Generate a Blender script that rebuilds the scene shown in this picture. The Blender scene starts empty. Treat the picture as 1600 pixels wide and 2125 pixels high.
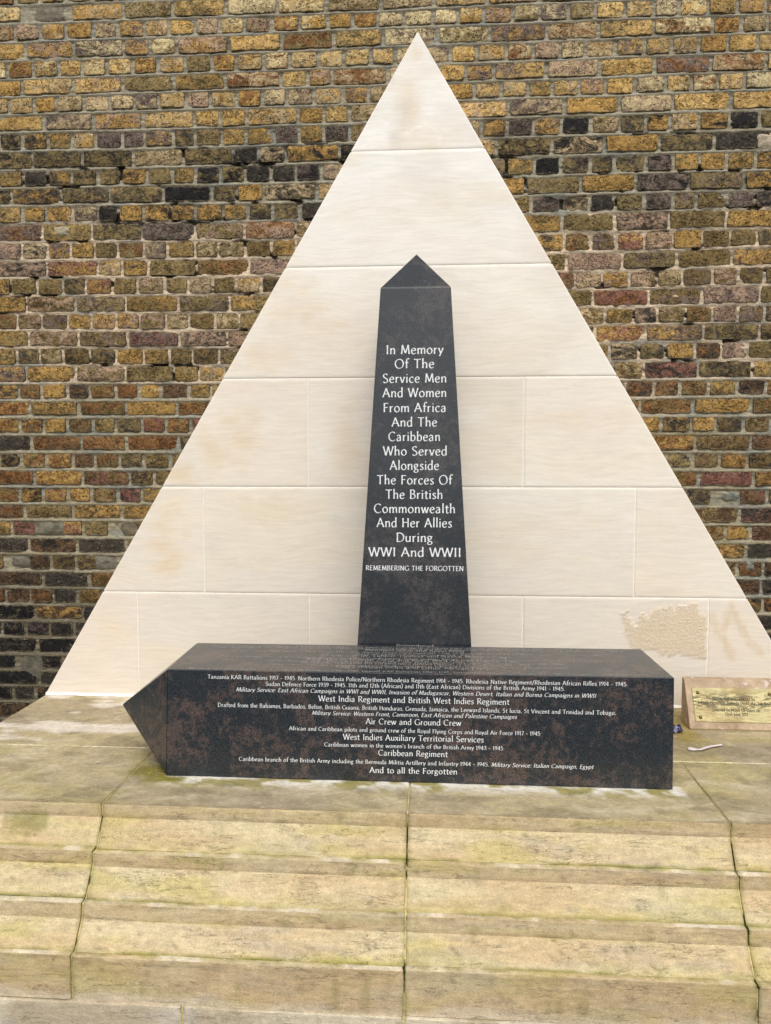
import bpy, math, random
import numpy as np
from mathutils import Matrix, Vector

scene = bpy.context.scene
COL = scene.collection
rng = np.random.default_rng(7)
random.seed(7)

# ------------------------------------------------------------------ camera
F, YAW, PITCH = 1551.26, 0.065925, 0.064895
CX, CD, CH = 0.0790736, 3.216, 1.04402
cy_, sy_, cp_, sp_ = math.cos(YAW), math.sin(YAW), math.cos(PITCH), math.sin(PITCH)
FW = np.array([-sy_ * cp_, cy_ * cp_, -sp_]); RT = np.array([cy_, sy_, 0.0]); UP = np.cross(RT, FW)
CAM = np.array([CX, -CD, CH])
cd = bpy.data.cameras.new("camera"); cam = bpy.data.objects.new("camera", cd); COL.objects.link(cam)
cam.matrix_world = Matrix(((RT[0], UP[0], -FW[0], CAM[0]), (RT[1], UP[1], -FW[1], CAM[1]), (RT[2], UP[2], -FW[2], CAM[2]), (0, 0, 0, 1)))
cd.sensor_fit = 'VERTICAL'; cd.sensor_height = 24.0; cd.lens = F / 2125.0 * 24.0
cd.clip_start = 0.05; cd.clip_end = 2000
scene.camera = cam

def at(x, y, ax, v):
    d = FW * F + RT * (x - 800) - UP * (y - 1062.5)
    t = (v - CAM[ax]) / d[ax]
    return CAM + t * d
def px(P):
    d = np.asarray(P, float) - CAM; z = d @ FW
    return 800 + F * (d @ RT) / z, 1062.5 - F * (d @ UP) / z

# ------------------------------------------------------------------ world, sun, exposure
SUN_EL, SUN_AZ = 54.0, 9.0          # azimuth from straight in front of the wall, towards the right
world = bpy.data.worlds.new("World"); scene.world = world; world.use_nodes = True
nt = world.node_tree; nt.nodes.clear()
sky = nt.nodes.new('ShaderNodeTexSky'); sky.sky_type = 'NISHITA'; sky.sun_disc = False
sky.sun_elevation = math.radians(SUN_EL); sky.sun_rotation = math.radians(180 - SUN_AZ)
sky.air_density = 1.0; sky.dust_density = 3.0; sky.ozone_density = 1.0
hs = nt.nodes.new('ShaderNodeHueSaturation'); hs.inputs['Saturation'].default_value = 0.22
bg = nt.nodes.new('ShaderNodeBackground'); bg.inputs['Strength'].default_value = 0.118
wo = nt.nodes.new('ShaderNodeOutputWorld')
nt.links.new(sky.outputs[0], hs.inputs['Color']); nt.links.new(hs.outputs[0], bg.inputs[0]); nt.links.new(bg.outputs[0], wo.inputs[0])
sd = bpy.data.lights.new("sun", 'SUN'); sd.energy = 1.25; sd.angle = math.radians(42); sd.color = (1.0, 0.95, 0.88)
sun = bpy.data.objects.new("sun", sd); COL.objects.link(sun)
el, az = math.radians(SUN_EL), math.radians(SUN_AZ)
sdir = Vector((math.sin(az) * math.cos(el), -math.cos(az) * math.cos(el), math.sin(el)))
sun.rotation_euler = sdir.to_track_quat('Z', 'Y').to_euler(); sun.location = sdir * 20
scene.view_settings.view_transform = 'Standard'; scene.view_settings.look = 'None'
scene.view_settings.exposure = 0.48; scene.view_settings.gamma = 1.0
scene.view_settings.use_curve_mapping = False
scene.render.resolution_x = 771; scene.render.resolution_y = 1024
try:
    scene.cycles.max_bounces = 6; scene.cycles.diffuse_bounces = 3; scene.cycles.glossy_bounces = 3
except Exception: pass

# ------------------------------------------------------------------ helpers
def lin(r, g, b):
    f = lambda c: (c / 255 / 12.92) if c / 255 <= .04045 else ((c / 255 + .055) / 1.055) ** 2.4
    return np.array([f(r), f(g), f(b)])

def _hash(ix, iy, s):
    ix = ix.astype(np.int64); iy = iy.astype(np.int64)
    h = (ix * 374761393 + iy * 668265263 + s * 982451653) & 0xffffffff
    h = ((h ^ (h >> 13)) * 1274126177) & 0xffffffff
    h = ((h ^ (h >> 16)) * 2246822519) & 0xffffffff
    return ((h ^ (h >> 15)) & 0xffffff) / float(0xffffff)
def vnoise(x, y, s=0):
    x = np.asarray(x, float); y = np.asarray(y, float)
    ix = np.floor(x); iy = np.floor(y); fx = x - ix; fy = y - iy
    fx = fx * fx * (3 - 2 * fx); fy = fy * fy * (3 - 2 * fy)
    a = _hash(ix, iy, s); b = _hash(ix + 1, iy, s); c = _hash(ix, iy + 1, s); d = _hash(ix + 1, iy + 1, s)
    return (a * (1 - fx) + b * fx) * (1 - fy) + (c * (1 - fx) + d * fx) * fy
def fbm(x, y, s=0, o=4):
    r = 0; a = .5; n = 0
    for k in range(o):
        r = r + a * vnoise(np.asarray(x) * 2 ** k + 17.3 * k, np.asarray(y) * 2 ** k - 9.1 * k, s + k); n += a; a *= .55
    return r / n
def sm(a, b, x):
    t = np.clip((np.asarray(x, float) - a) / (b - a), 0, 1); return t * t * (3 - 2 * t)
def mixc(a, b, t):
    t = np.asarray(t)[..., None]; return a * (1 - t) + b * t

def mesh_np(name, V, Fq, smooth=True, attrs=None, mat=None, tris=False):
    V = np.ascontiguousarray(V, dtype=np.float32); Fq = np.ascontiguousarray(Fq, dtype=np.int32)
    n = Fq.shape[1]
    me = bpy.data.meshes.new(name)
    me.vertices.add(len(V)); me.vertices.foreach_set('co', V.ravel())
    me.loops.add(Fq.size); me.loops.foreach_set('vertex_index', Fq.ravel())
    me.polygons.add(len(Fq)); me.polygons.foreach_set('loop_start', np.arange(0, Fq.size, n, dtype=np.int32))
    try: me.polygons.foreach_set('loop_total', np.full(len(Fq), n, dtype=np.int32))
    except Exception: pass
    me.polygons.foreach_set('use_smooth', np.full(len(Fq), smooth, dtype=bool))
    me.update(calc_edges=True); me.validate()
    for k, v in (attrs or {}).items():
        v = np.asarray(v, dtype=np.float32)
        if v.ndim == 2:
            a = me.attributes.new(k, 'FLOAT_COLOR', 'POINT')
            v4 = np.ones((len(V), 4), np.float32); v4[:, :3] = v; a.data.foreach_set('color', v4.ravel())
        else:
            a = me.attributes.new(k, 'FLOAT', 'POINT'); a.data.foreach_set('value', v.ravel())
    if mat: me.materials.append(mat)
    return me
def link(name, me, parent=None, loc=None):
    o = bpy.data.objects.new(name, me); COL.objects.link(o)
    if loc is not None: o.location = loc
    if parent is not None: o.parent = parent
    return o
def mesh_py(name, V, Fs, mat=None, smooth=False):
    me = bpy.data.meshes.new(name); me.from_pydata([tuple(map(float, v)) for v in V], [], Fs); me.update()
    if smooth:
        for p in me.polygons: p.use_smooth = True
    if mat: me.materials.append(mat)
    return me
def thing(name, label, cat, group=None):
    o = bpy.data.objects.new(name, None); COL.objects.link(o); o.empty_display_size = .1
    o['label'] = label; o['category'] = cat
    if group: o['group'] = group
    return o
def grid_faces(nu, nv, off=0):
    i = np.arange(nu - 1)[:, None]; j = np.arange(nv - 1)[None, :]
    a = (i * nv + j + off).ravel()
    return np.stack([a, a + nv, a + nv + 1, a + 1], 1)

# ------------------------------------------------------------------ node helpers
class NB:
    def __init__(s, name):
        s.m = bpy.data.materials.new(name); s.m.use_nodes = True
        s.t = s.m.node_tree; s.t.nodes.clear()
        s.out = s.t.nodes.new('ShaderNodeOutputMaterial'); s.b = s.t.nodes.new('ShaderNodeBsdfPrincipled')
        s.t.links.new(s.b.outputs[0], s.out.inputs['Surface'])
        s.pos = s.t.nodes.new('ShaderNodeNewGeometry').outputs['Position']
    def n(s, t, **k):
        x = s.t.nodes.new(t)
        for a, b in k.items(): setattr(x, a, b)
        return x
    def set(s, sock, v):
        if hasattr(v, 'is_linked') or isinstance(v, bpy.types.NodeSocket): s.t.links.new(v, sock)
        elif isinstance(v, (tuple, list, np.ndarray)):
            v = list(map(float, v))
            sock.default_value = v if len(v) == len(sock.default_value) else v + [1.0]
        else: sock.default_value = v
    def math(s, op, a, b=0.0, c=None, clamp=False):
        x = s.n('ShaderNodeMath', operation=op, use_clamp=clamp); s.set(x.inputs[0], a); s.set(x.inputs[1], b)
        if c is not None: s.set(x.inputs[2], c)
        return x.outputs[0]
    def vmul(s, v, k):
        x = s.n('ShaderNodeVectorMath', operation='MULTIPLY'); s.set(x.inputs[0], v); s.set(x.inputs[1], k); return x.outputs[0]
    def vadd(s, v, k):
        x = s.n('ShaderNodeVectorMath', operation='ADD'); s.set(x.inputs[0], v); s.set(x.inputs[1], k); return x.outputs[0]
    def noise(s, v, scale, det=4, rough=.55, dist=0.0, col=False):
        x = s.n('ShaderNodeTexNoise'); s.set(x.inputs['Vector'], v); x.inputs['Scale'].default_value = scale
        x.inputs['Detail'].default_value = det; x.inputs['Roughness'].default_value = rough; x.inputs['Distortion'].default_value = dist
        return x.outputs['Color' if col else 'Fac']
    def voro(s, v, scale, feat='F1'):
        x = s.n('ShaderNodeTexVoronoi', feature=feat); s.set(x.inputs['Vector'], v); x.inputs['Scale'].default_value = scale
        return x.outputs['Distance']
    def ramp(s, v, a, b, lo=0.0, hi=1.0):
        x = s.n('ShaderNodeMapRange', interpolation_type='SMOOTHSTEP'); s.set(x.inputs['Value'], v)
        x.inputs['From Min'].default_value = a; x.inputs['From Max'].default_value = b
        x.inputs['To Min'].default_value = lo; x.inputs['To Max'].default_value = hi
        return x.outputs[0]
    def mix(s, f, a, b, mode='MIX'):
        x = s.n('ShaderNodeMix', data_type='RGBA', blend_type=mode, clamp_result=False)
        s.set(x.inputs[0], f); s.set(x.inputs[6], a); s.set(x.inputs[7], b); return x.outputs[2]
    def attr(s, name, typ='GEOMETRY', out='Color'):
        x = s.n('ShaderNodeAttribute', attribute_type=typ, attribute_name=name); return x.outputs[out]
    def mulc(s, col, f):
        c = s.n('ShaderNodeCombineColor')
        for i in range(3): s.set(c.inputs[i], f)
        return s.mix(1.0, col, c.outputs[0], 'MULTIPLY')
    def bump(s, h, dist, strength=1.0, prev=None):
        x = s.n('ShaderNodeBump'); s.set(x.inputs['Height'], h); x.inputs['Distance'].default_value = dist
        x.inputs['Strength'].default_value = strength
        if prev is not None: s.t.links.new(prev, x.inputs['Normal'])
        return x.outputs[0]
    def hair(s, v, scale, w, mask, m0=.5, m1=.58, dist=.6):
        n = s.noise(v, scale, 5, .62, dist)
        l = s.ramp(s.math('ABSOLUTE', s.math('SUBTRACT', n, .5)), 0.0, w, 1.0, 0.0)
        return s.math('MULTIPLY', l, s.ramp(s.noise(s.vadd(v, (31, 7, 13)), mask, 2), m0, m1))
    def done(s, col, rough, normal=None, spec=.3, metal=0.0):
        s.set(s.b.inputs['Base Color'], col); s.set(s.b.inputs['Roughness'], rough)
        s.b.inputs['Specular IOR Level'].default_value = spec; s.set(s.b.inputs['Metallic'], metal)
        if normal is not None: s.t.links.new(normal, s.b.inputs['Normal'])
        return s.m

# ------------------------------------------------------------------ materials
def mat_brick(name, typ):
    b = NB(name)
    ca, cb = b.attr('ca', typ), b.attr('cb', typ)
    rnd = b.attr('rnd', typ, 'Fac')
    comb = b.n('ShaderNodeCombineXYZ'); b.set(comb.inputs[1], b.math('MULTIPLY', rnd, 37.0)); b.set(comb.inputs[0], b.math('MULTIPLY', rnd, 11.0))
    P = b.vadd(b.pos, comb.outputs[0])
    big = b.noise(b.vmul(P, (1, 1, 1.5)), 15, 6, .7, 1.0)
    f1 = b.ramp(big, .42, .62)
    col = b.mix(f1, ca, cb)
    # firing shades: browner and paler areas within one brick
    sh = b.noise(b.vadd(b.vmul(P, (1, 1, 1.6)), (4, 9, 1)), 22, 5, .7, .8)
    col = b.mix(b.ramp(sh, .52, .68, 0, .62), col, b.mulc(b.mix(1.0, col, (.80, .64, .62), 'MULTIPLY'), .55))
    col = b.mix(b.ramp(sh, .44, .30, 0, .45), col, b.mix(.5, b.mulc(col, 1.5), lin(186, 162, 118)))
    fine = b.noise(P, 210, 4, .7)
    med = b.noise(P, 75, 5, .7, .3)
    col = b.mulc(col, b.ramp(med, .30, .70, .68, 1.34))
    col = b.mulc(col, b.ramp(fine, .32, .68, .70, 1.30))
    # pale crumbs and flecks of paint
    pale = b.math('MULTIPLY', b.ramp(b.noise(b.vadd(P, (5, 1, 2)), 95, 4, .75), .60, .70), b.ramp(b.noise(b.vadd(P, (1, 7, 2)), 13, 2), .50, .62))
    col = b.mix(b.math('MULTIPLY', pale, .75), col, lin(212, 194, 150))
    blu = b.math('MULTIPLY', b.ramp(b.noise(b.vadd(b.pos, (5, 8, 2)), 120, 4, .75), .60, .68), b.ramp(b.noise(b.vadd(b.pos, (1, 3, 7)), 3.2, 2), .60, .68))
    col = b.mix(b.math('MULTIPLY', blu, .7), col, lin(110, 124, 170))
    # black pits
    pit = b.ramp(b.voro(b.vmul(P, (1, .3, 1)), 72), .14, .26, 1.0, 0.0)
    pit = b.math('MULTIPLY', pit, b.ramp(b.noise(b.vadd(P, (3, 2, 9)), 36, 2), .46, .52))
    # cracks: long wandering folds in the clay
    cr = b.math('MAXIMUM', b.hair(b.vmul(P, (1, .3, 2.0)), 17, .017, 14, .44, .52, 1.2), b.hair(b.vadd(b.vmul(P, (1.2, .3, 1.6)), (3, 3, 3)), 27, .016, 12, .50, .56, 1.5))
    dark = b.math('MAXIMUM', b.math('MULTIPLY', pit, .9), b.math('MULTIPLY', cr, .85))
    col = b.mix(dark, col, (.022, .018, .014))
    # mortar smeared over the arrises
    rim = b.attr('rim', 'GEOMETRY', 'Fac')
    sm_ = b.math('MULTIPLY', b.ramp(rim, .25, .9), b.ramp(b.noise(b.vadd(P, (2, 2, 2)), 45, 4, .75), .47, .56))
    col = b.mix(b.math('MULTIPLY', sm_, .75), col, lin(136, 126, 104))
    soot = b.math('MULTIPLY', b.ramp(rim, .55, 1.0), b.ramp(b.noise(b.vadd(P, (8, 2, 6)), 60, 3, .7), .45, .6))
    col = b.mix(b.math('MULTIPLY', soot, .6), col, (.05, .04, .028))
    h = b.math('SUBTRACT', b.math('ADD', b.math('MULTIPLY', med, .8), b.math('MULTIPLY', fine, .4)), b.math('MULTIPLY', dark, .9))
    nrm = b.bump(h, .0055, 1.0)
    return b.done(col, .9, nrm, .15)
M_BRICK = mat_brick('stock_brick', 'OBJECT'); M_BRICK2 = mat_brick('stock_brick_joined', 'GEOMETRY')

def mat_painted(name, bumpd, grain=(1, 1, 1), rough=.85, spec=.25, lo=.8, hi=1.2, speck=0.0, s1=70, s2=320):
    b = NB(name); col = b.attr('paint')
    P = b.vmul(b.pos, grain)
    a = b.noise(P, s1, 5, .65, .3); c = b.noise(b.pos, s2, 3, .7)
    col = b.mulc(col, b.ramp(a, .3, .7, lo, hi)); col = b.mulc(col, b.ramp(c, .3, .7, .5 + lo / 2, .5 + hi / 2))
    if speck:
        p = b.math('MULTIPLY', b.ramp(b.voro(b.pos, 120), .06, .2, 1, 0), b.ramp(b.noise(b.pos, 30, 2), .52, .62))
        col = b.mix(b.math('MULTIPLY', p, speck), col, (.04, .035, .02))
    nrm = b.bump(b.math('ADD', a, b.math('MULTIPLY', c, .5)), bumpd, .8)
    return b.done(col, rough, nrm, spec)
M_MORTAR = mat_painted('lime_mortar', .004, (1, 1, 2.2), .95, .1, .72, 1.25, .5, 55, 260)

def mat_limestone():
    b = NB('white_limestone'); col = b.attr('paint')
    P = b.vmul(b.vadd(b.pos, b.vmul(b.noise(b.pos, 2.2, 2, .5, 0, True), (.0, .0, .10))), (1, 1, 11))
    a = b.noise(P, 7, 6, .68, .15); c = b.noise(b.pos, 380, 3, .7)
    col = b.mulc(col, b.ramp(a, .25, .75, .93, 1.07)); col = b.mulc(col, b.ramp(c, .3, .7, .95, 1.05))
    ln = b.ramp(b.noise(b.vmul(P, (1, 1, 2.5)), 14, 4, .8), .60, .72)
    col = b.mix(b.math('MULTIPLY', ln, .42), col, lin(206, 182, 150))
    hl = b.hair(b.vmul(P, (1, 1, .9)), 9, .012, 3, .50, .60, .3)
    col = b.mix(b.math('MULTIPLY', hl, .30), col, lin(190, 160, 126))
    sp = b.math('MULTIPLY', b.ramp(b.voro(b.pos, 85), .04, .10, 1, 0), b.ramp(b.noise(b.pos, 16, 2), .55, .62))
    col = b.mix(b.math('MULTIPLY', sp, .45), col, lin(150, 120, 90))
    nrm = b.bump(b.math('ADD', b.math('MULTIPLY', a, .6), b.math('MULTIPLY', c, .25)), .0009, .7)
    rn = b.attr('rough', 'GEOMETRY', 'Fac')
    nrm = b.bump(b.math('MULTIPLY', b.noise(b.vmul(b.pos, (1.3, 1, .8)), 105, 5, .7, .3), rn), .0065, 1.0, nrm)
    return b.done(col, .8, nrm, .25)
M_SLAB = mat_limestone()

def mat_steps():
    b = NB('weathered_stone'); col = b.attr('paint')
    P = b.vmul(b.pos, (1, 1.6, 5))
    a = b.noise(P, 16, 6, .7, .3); c = b.noise(b.pos, 300, 3, .75); d = b.noise(b.pos, 48, 4, .7)
    col = b.mulc(col, b.ramp(a, .28, .72, .84, 1.15)); col = b.mulc(col, b.ramp(c, .32, .68, .82, 1.18)); col = b.mulc(col, b.ramp(d, .3, .7, .91, 1.09))
    geo = b.n('ShaderNodeNewGeometry'); nz_ = b.n('ShaderNodeSeparateXYZ'); b.set(nz_.inputs[0], geo.outputs['True Normal'])
    flat = b.ramp(nz_.outputs[2], .86, .96)
    D = b.n('ShaderNodeMapping'); b.set(D.inputs['Vector'], b.pos); D.inputs['Rotation'].default_value = (0, 0, .5); D.inputs['Scale'].default_value = (1, 2.6, 1)
    fl = b.ramp(b.noise(D.outputs[0], 46, 5, .75, .6), .56, .66)
    col = b.mix(b.math('MULTIPLY', b.math('MULTIPLY', fl, flat), .55), col, lin(218, 208, 186))
    dk_ = b.ramp(b.noise(b.vadd(D.outputs[0], (3, 8, 1)), 38, 5, .75, .8), .56, .68)
    col = b.mix(b.math('MULTIPLY', b.math('MULTIPLY', dk_, flat), .55), col, lin(98, 88, 66))
    cr = b.math('MAXIMUM', b.hair(b.vmul(b.pos, (1, 1, 7)), 7, .006, 3.5, .52, .58, .4), b.hair(b.vmul(b.pos, (1, 1, 5)), 15, .006, 5, .54, .60, .4))
    cr = b.math('MULTIPLY', cr, b.ramp(flat, 0, 1, 1, 0))
    col = b.mix(b.math('MULTIPLY', cr, .42), col, lin(120, 92, 58))
    h = b.math('ADD', b.math('ADD', b.math('MULTIPLY', a, .5), b.math('MULTIPLY', c, .35)), b.math('MULTIPLY', d, .5))
    return b.done(col, .9, b.bump(b.math('SUBTRACT', h, b.math('MULTIPLY', cr, .5)), .004, .8), .2)
M_STEP = mat_steps()

def mat_granite(amt=1.0, nm='polished_dark_granite'):
    b = NB(nm)
    big = b.noise(b.vmul(b.pos, (1, 1, .9)), 6.5, 5, .62, .5)
    mid = b.noise(b.pos, 42, 4, .7, .3); fine = b.noise(b.pos, 300, 4, .8); fine2 = b.noise(b.vadd(b.pos, (4, 4, 4)), 420, 3, .8)
    f = b.ramp(b.math('ADD', big, b.math('MULTIPLY', b.math('SUBTRACT', mid, .5), .9)), .44, .66)
    g1 = b.ramp(fine, .34, .64, .0, 1.0)
    f = b.math('MULTIPLY', b.math('MULTIPLY', f, b.math('ADD', b.math('MULTIPLY', g1, .85), .15)), amt)
    col = b.mix(f, lin(37, 42, 47) if amt > .6 else lin(31, 36, 41), lin(92, 77, 70) if amt > .6 else lin(84, 78, 76))
    red = b.math('MULTIPLY', b.ramp(b.noise(b.vadd(b.pos, (1, 5, 3)), 130, 4, .75), .56, .68), b.ramp(big, .46, .60))
    col = b.mix(b.math('MULTIPLY', red, .65 * amt), col, lin(120, 84, 74))
    col = b.mulc(col, b.ramp(fine2, .34, .66, .30, 2.1))
    wh = b.ramp(b.noise(b.vadd(b.pos, (7, 5, 3)), 330, 3, .8), .60, .72)
    col = b.mix(b.math('MULTIPLY', wh, .35), col, lin(122, 124, 124))
    return b.done(col, b.ramp(fine, .3, .7, .20, .34), b.bump(fine, .0003, .3), .5 if amt > .6 else .62)
M_GRAN = mat_granite(.85); M_GRAN2 = mat_granite(.58, 'even_dark_granite')

b = NB('white_lettering'); M_TEXT = b.done(b.mulc((.80, .82, .82), b.ramp(b.noise(b.pos, 260, 3, .7), .3, .7, .82, 1.1)), .6, None, .3)
b = NB('worn_lettering'); M_TEXT2 = b.done(b.mulc((.42, .40, .36), b.ramp(b.noise(b.pos, 120, 3, .7), .35, .62, .25, 1.1)), .6, None, .3)
b = NB('engraved_black'); M_INK = b.done((.05, .045, .03), .6, None, .2)
def mat_brass():
    b = NB('scratched_brass')
    P = b.vmul(b.pos, (1, 1, 6)); a = b.noise(P, 12, 6, .8, 1.2); c = b.noise(b.vadd(b.vmul(b.pos, (1, 1, 4)), (3, 3, 3)), 34, 4, .8, 2.0)
    scr = b.math('MULTIPLY', b.ramp(a, .47, .53), b.ramp(c, .36, .46))
    z = b.n('ShaderNodeSeparateXYZ'); b.set(z.inputs[0], b.pos)
    band = b.ramp(b.math('ABSOLUTE', b.math('SUBTRACT', z.outputs[2], .105)), .01, .045, 1, .15)
    col = b.mix(b.ramp(b.noise(b.pos, 9, 3), .4, .65), lin(188, 176, 128), lin(160, 140, 96))
    col = b.mix(b.math('MULTIPLY', b.math('MULTIPLY', scr, band), .80), col, lin(70, 62, 42))
    x = b.noise(b.vmul(b.pos, (1, 1, .06)), 34, 2, .5)
    drip = b.math('MULTIPLY', b.ramp(x, .64, .69), b.ramp(z.outputs[2], .095, .11, 1, 0))
    col = b.mix(b.math('MULTIPLY', drip, .55), col, lin(120, 100, 60))
    return b.done(col, .42, b.bump(scr, .0006, .5), .5, .35)
M_BRASS = mat_brass()
b = NB('rivet_brass'); M_RIVET = b.done(lin(120, 98, 62), .45, None, .5, .6)
b = NB('white_plastic'); M_PLAST = b.done(lin(216, 204, 204), .4, None, .5)
b = NB('wrapper_foil')
w_ = b.ramp(b.noise(b.pos, 55, 3), .52, .58); M_WRAP = b.done(b.mix(w_, lin(26, 28, 74), lin(150, 150, 180)), .4, None, .5)
b = NB('street_paving')
g_ = b.n('ShaderNodeTexBrick'); b.set(g_.inputs['Vector'], b.vmul(b.pos, (1, 1, 1))); g_.inputs['Scale'].default_value = 1.6
g_.inputs['Color1'].default_value = (.13, .125, .11, 1); g_.inputs['Color2'].default_value = (.10, .098, .09, 1); g_.inputs['Mortar'].default_value = (.07, .07, .065, 1); g_.inputs['Mortar Size'].default_value = .01
M_GROUND = b.done(b.mulc(g_.outputs[0], b.ramp(b.noise(b.pos, 9, 6, .7), .3, .7, .75, 1.2)), .9, None, .2)

# ------------------------------------------------------------------ pavement
GZ = -.76
me = mesh_py('pavement', [(-400, -400, GZ), (400, -400, GZ), (400, 400, GZ), (-400, 400, GZ)], [(0, 1, 2, 3)], M_GROUND)
link('pavement', me)['kind'] = 'structure'

# ------------------------------------------------------------------ brick wall
YW = .05
wall = thing('brick_wall', 'old yellow and brown stock brick wall with grey mortar behind the white pyramid', 'wall')
Z0, PT = 2.9895, .07725529
COLX = [-1.731, -.846, -.210, .410, .875, 1.351]
DEV = [
 [3,2,4,0,2,4,9,7,2,0,4,3,1,-3,-3,-2,-2,-1,2,0,-1,-1,1,3,1,0,0,-2,3,4,4,2,4,3,3,7,3,4,9,12,14],
 [-4,1,-3,0,0,6,3,0,-3,-2,-4,-8,-10,-12,-10,-11,-8,-12,-8,-8,-8],
 [-13,2,4,2,4,2,7,4],
 [-4,4,2,2,1,5,10,6,2,-2,-6,-4,-6],
 [-2,3,1,4,7,5,11,9,3,0,1,-5,-4,-10,-15,-11,-11,-7,-5,-4,-3,-6,-4,-1],
 [-6,-4,5,6,5,10,11,11,4,2,-5,1,-4,-2,-4,-3,-4,-7,-2,0,-5,-1,-2,-3,-2,-2,-1,-1,-1,-1,0,2,-3,0,0]]
def cdev(i, X):
    xs, vs = [], []
    for cx, l in zip(COLX, DEV):
        if 0 <= i < len(l): xs.append(cx); vs.append(l[i])
    if not xs: return np.zeros_like(np.asarray(X, float))
    return np.interp(X, xs, vs) * .001
ROWS = list(range(-13, 50))
def zc(i, X): return Z0 - PT * i + cdev(i, X)
PH = {0:65,1:50,2:70,3:32,4:62,5:33,6:103,7:58,8:78,9:58,10:33,11:54,12:94,13:50,14:101,15:80,16:56,17:87,18:59,19:82,20:52,21:83,22:58,23:85,24:58,25:90,26:62,27:79,28:39,29:11,30:46,31:93,32:74,33:94,34:56,35:85,36:59,37:60,38:59,39:50,40:40}
XL, XR = -2.75, 2.75
PW, PHGT = 1.677, 2.8217      # pyramid half width, height
def jw(i):   # mortar joint thickness by course
    return .0138 if i < 12 else (.0108 if i < 21 else .0160)

def pal(i, X, r):
    """two colours for a brick of course i"""
    Y = lin(198, 162, 94); OC = lin(178, 139, 70); TAN = lin(182, 158, 116); PINK = lin(170, 140, 114); PUR = lin(118, 101, 90)
    DK = lin(74, 67, 58); BK = lin(44, 42, 42); OL = lin(138, 118, 74); OB = lin(124, 102, 60); RED = lin(142, 96, 80); CRM = lin(206, 186, 136); BR = lin(136, 94, 52); RB = lin(110, 84, 58)
    side = X > 0
    if i < 7: A = [(Y, 6), (OC, 3.5), (TAN, 3), (CRM, 1), (PINK, .8), (PUR, .5), (BR, .6), (OL, 1.2)]; B = [(TAN, 2.5), (PUR, 1), (CRM, 1.6), (OC, 3), (BR, 1), (PINK, .8), (OL, 1.2)]
    elif i < 12: A = [(OL, 4), (DK, 2.2 if not side else 1.4), (BK, .9 if not side else .3), (OC, 2.6), (PUR, 1), (TAN, 1), (Y, 1)]; B = [(BK, 2.6), (DK, 2.2), (OC, 1.5), (OL, 2), (PUR, 1)]
    elif i < 21: A = [(OL, 4.5), (OB, 3.5), (PUR, 1.2), (TAN, 1.5), (PINK, .9), (RED, .5), (OC, 1.8), (DK, .8)]; B = [(OB, 3), (DK, 1.2), (OC, 2.5), (PINK, 1), (PUR, 1), (BR, .8), (TAN, 1)]
    elif i < 30: A = [(OB, 4), (OC, 2.2), (RB, 2.2), (BR, 1.2), (OL, 2), (RED, .7), (DK, .7)]; B = [(OC, 2), (BK, .8), (BR, 2), (OL, 1.5), (RB, 1), (RED, .8), (DK, 1.5)]
    elif i < 34 or side: A = [(RB, 3), (DK, 2.5), (OB, 3), (BK, .8)]; B = [(DK, 2), (OC, 1), (BK, 1), (BR, 1)]
    else: A = [(BK, 4), (DK, 3), (RB, 1.2)]; B = [(BK, 2), (DK, 2), (OC, 1), (PUR, .5)]
    def pick(L):
        t = r.random() * sum(w for _, w in L)
        for c, w in L:
            t -= w
            if t <= 0:
                l = c.mean(); return (c * .90 + l * .10) * (1 + (r.random() - .5) * .34)
        return L[-1][0]
    k = 1.0 if i < 7 else (.90 if i < 12 else (.92 if i < 26 else (.84 if i < 31 else .66)))
    return pick(A) * k, pick(B) * k

# brick shapes (unit footprint scaled per brick; y in metres)
def brick_variant(L, H, nx, nz, seed):
    r = np.random.default_rng(seed)
    u = np.linspace(-1, 1, nx); v = np.linspace(-1, 1, nz)
    # pull the outer rings near the edge
    u[1], u[-2] = -1 + .018 / L * 2 * .55, 1 - .018 / L * 2 * .55; v[1], v[-2] = -1 + .010 / H * 2, 1 - .010 / H * 2
    U, Vv = np.meshgrid(u, v, indexing='ij')
    X = U * L / 2; Z = Vv * H / 2
    edge = ((np.abs(U) > .999) | (np.abs(Vv) > .999)).astype(float)
    nz_ = r.normal(size=X.shape)
    Y = -(fbm((X + 3) * 18, (Z + seed) * 26, seed, 3) - .5) * .007 - .001
    Y += edge * (.0008 + .0022 * r.random(X.shape) ** 2)
    corner = ((np.abs(U) > .999) & (np.abs(Vv) > .999))
    ins = edge * (.0002 + .0052 * r.random(X.shape) ** 2)
    X -= np.sign(U) * (np.abs(U) > .999) * ins; Z -= np.sign(Vv) * (np.abs(Vv) > .999) * ins
    X -= corner * np.sign(U) * .002; Z -= corner * np.sign(Vv) * .002; Y += corner * .002
    if r.random() < .35:   # a chipped corner
        sx, sz = r.choice([-1, 1]), r.choice([-1, 1])
        d = np.hypot((U - sx) * L / 2, (Vv - sz) * H / 2); w = np.clip(1 - d / (.016 + .02 * r.random()), 0, 1)
        Y += w * .010
    V = np.stack([X, Y, Z], -1).reshape(-1, 3)
    Fq = grid_faces(nx, nz)
    idx = np.arange(nx * nz).reshape(nx, nz)
    ring = list(idx[:, 0]) + list(idx[-1, 1:]) + list(idx[-2::-1, -1]) + list(idx[0, -2:0:-1])
    n0 = len(V); fr = V[ring].copy(); back = V[ring].copy(); back[:, 1] = .03; m = len(ring)
    V = np.vstack([V, fr, back])
    sf = np.array([[n0 + k, n0 + m + k, n0 + m + (k + 1) % m, n0 + (k + 1) % m] for k in range(m)])
    Fq = np.vstack([Fq, sf])
    rim = np.concatenate([edge.ravel(), np.ones(2 * m)])
    return V, Fq, rim
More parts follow.
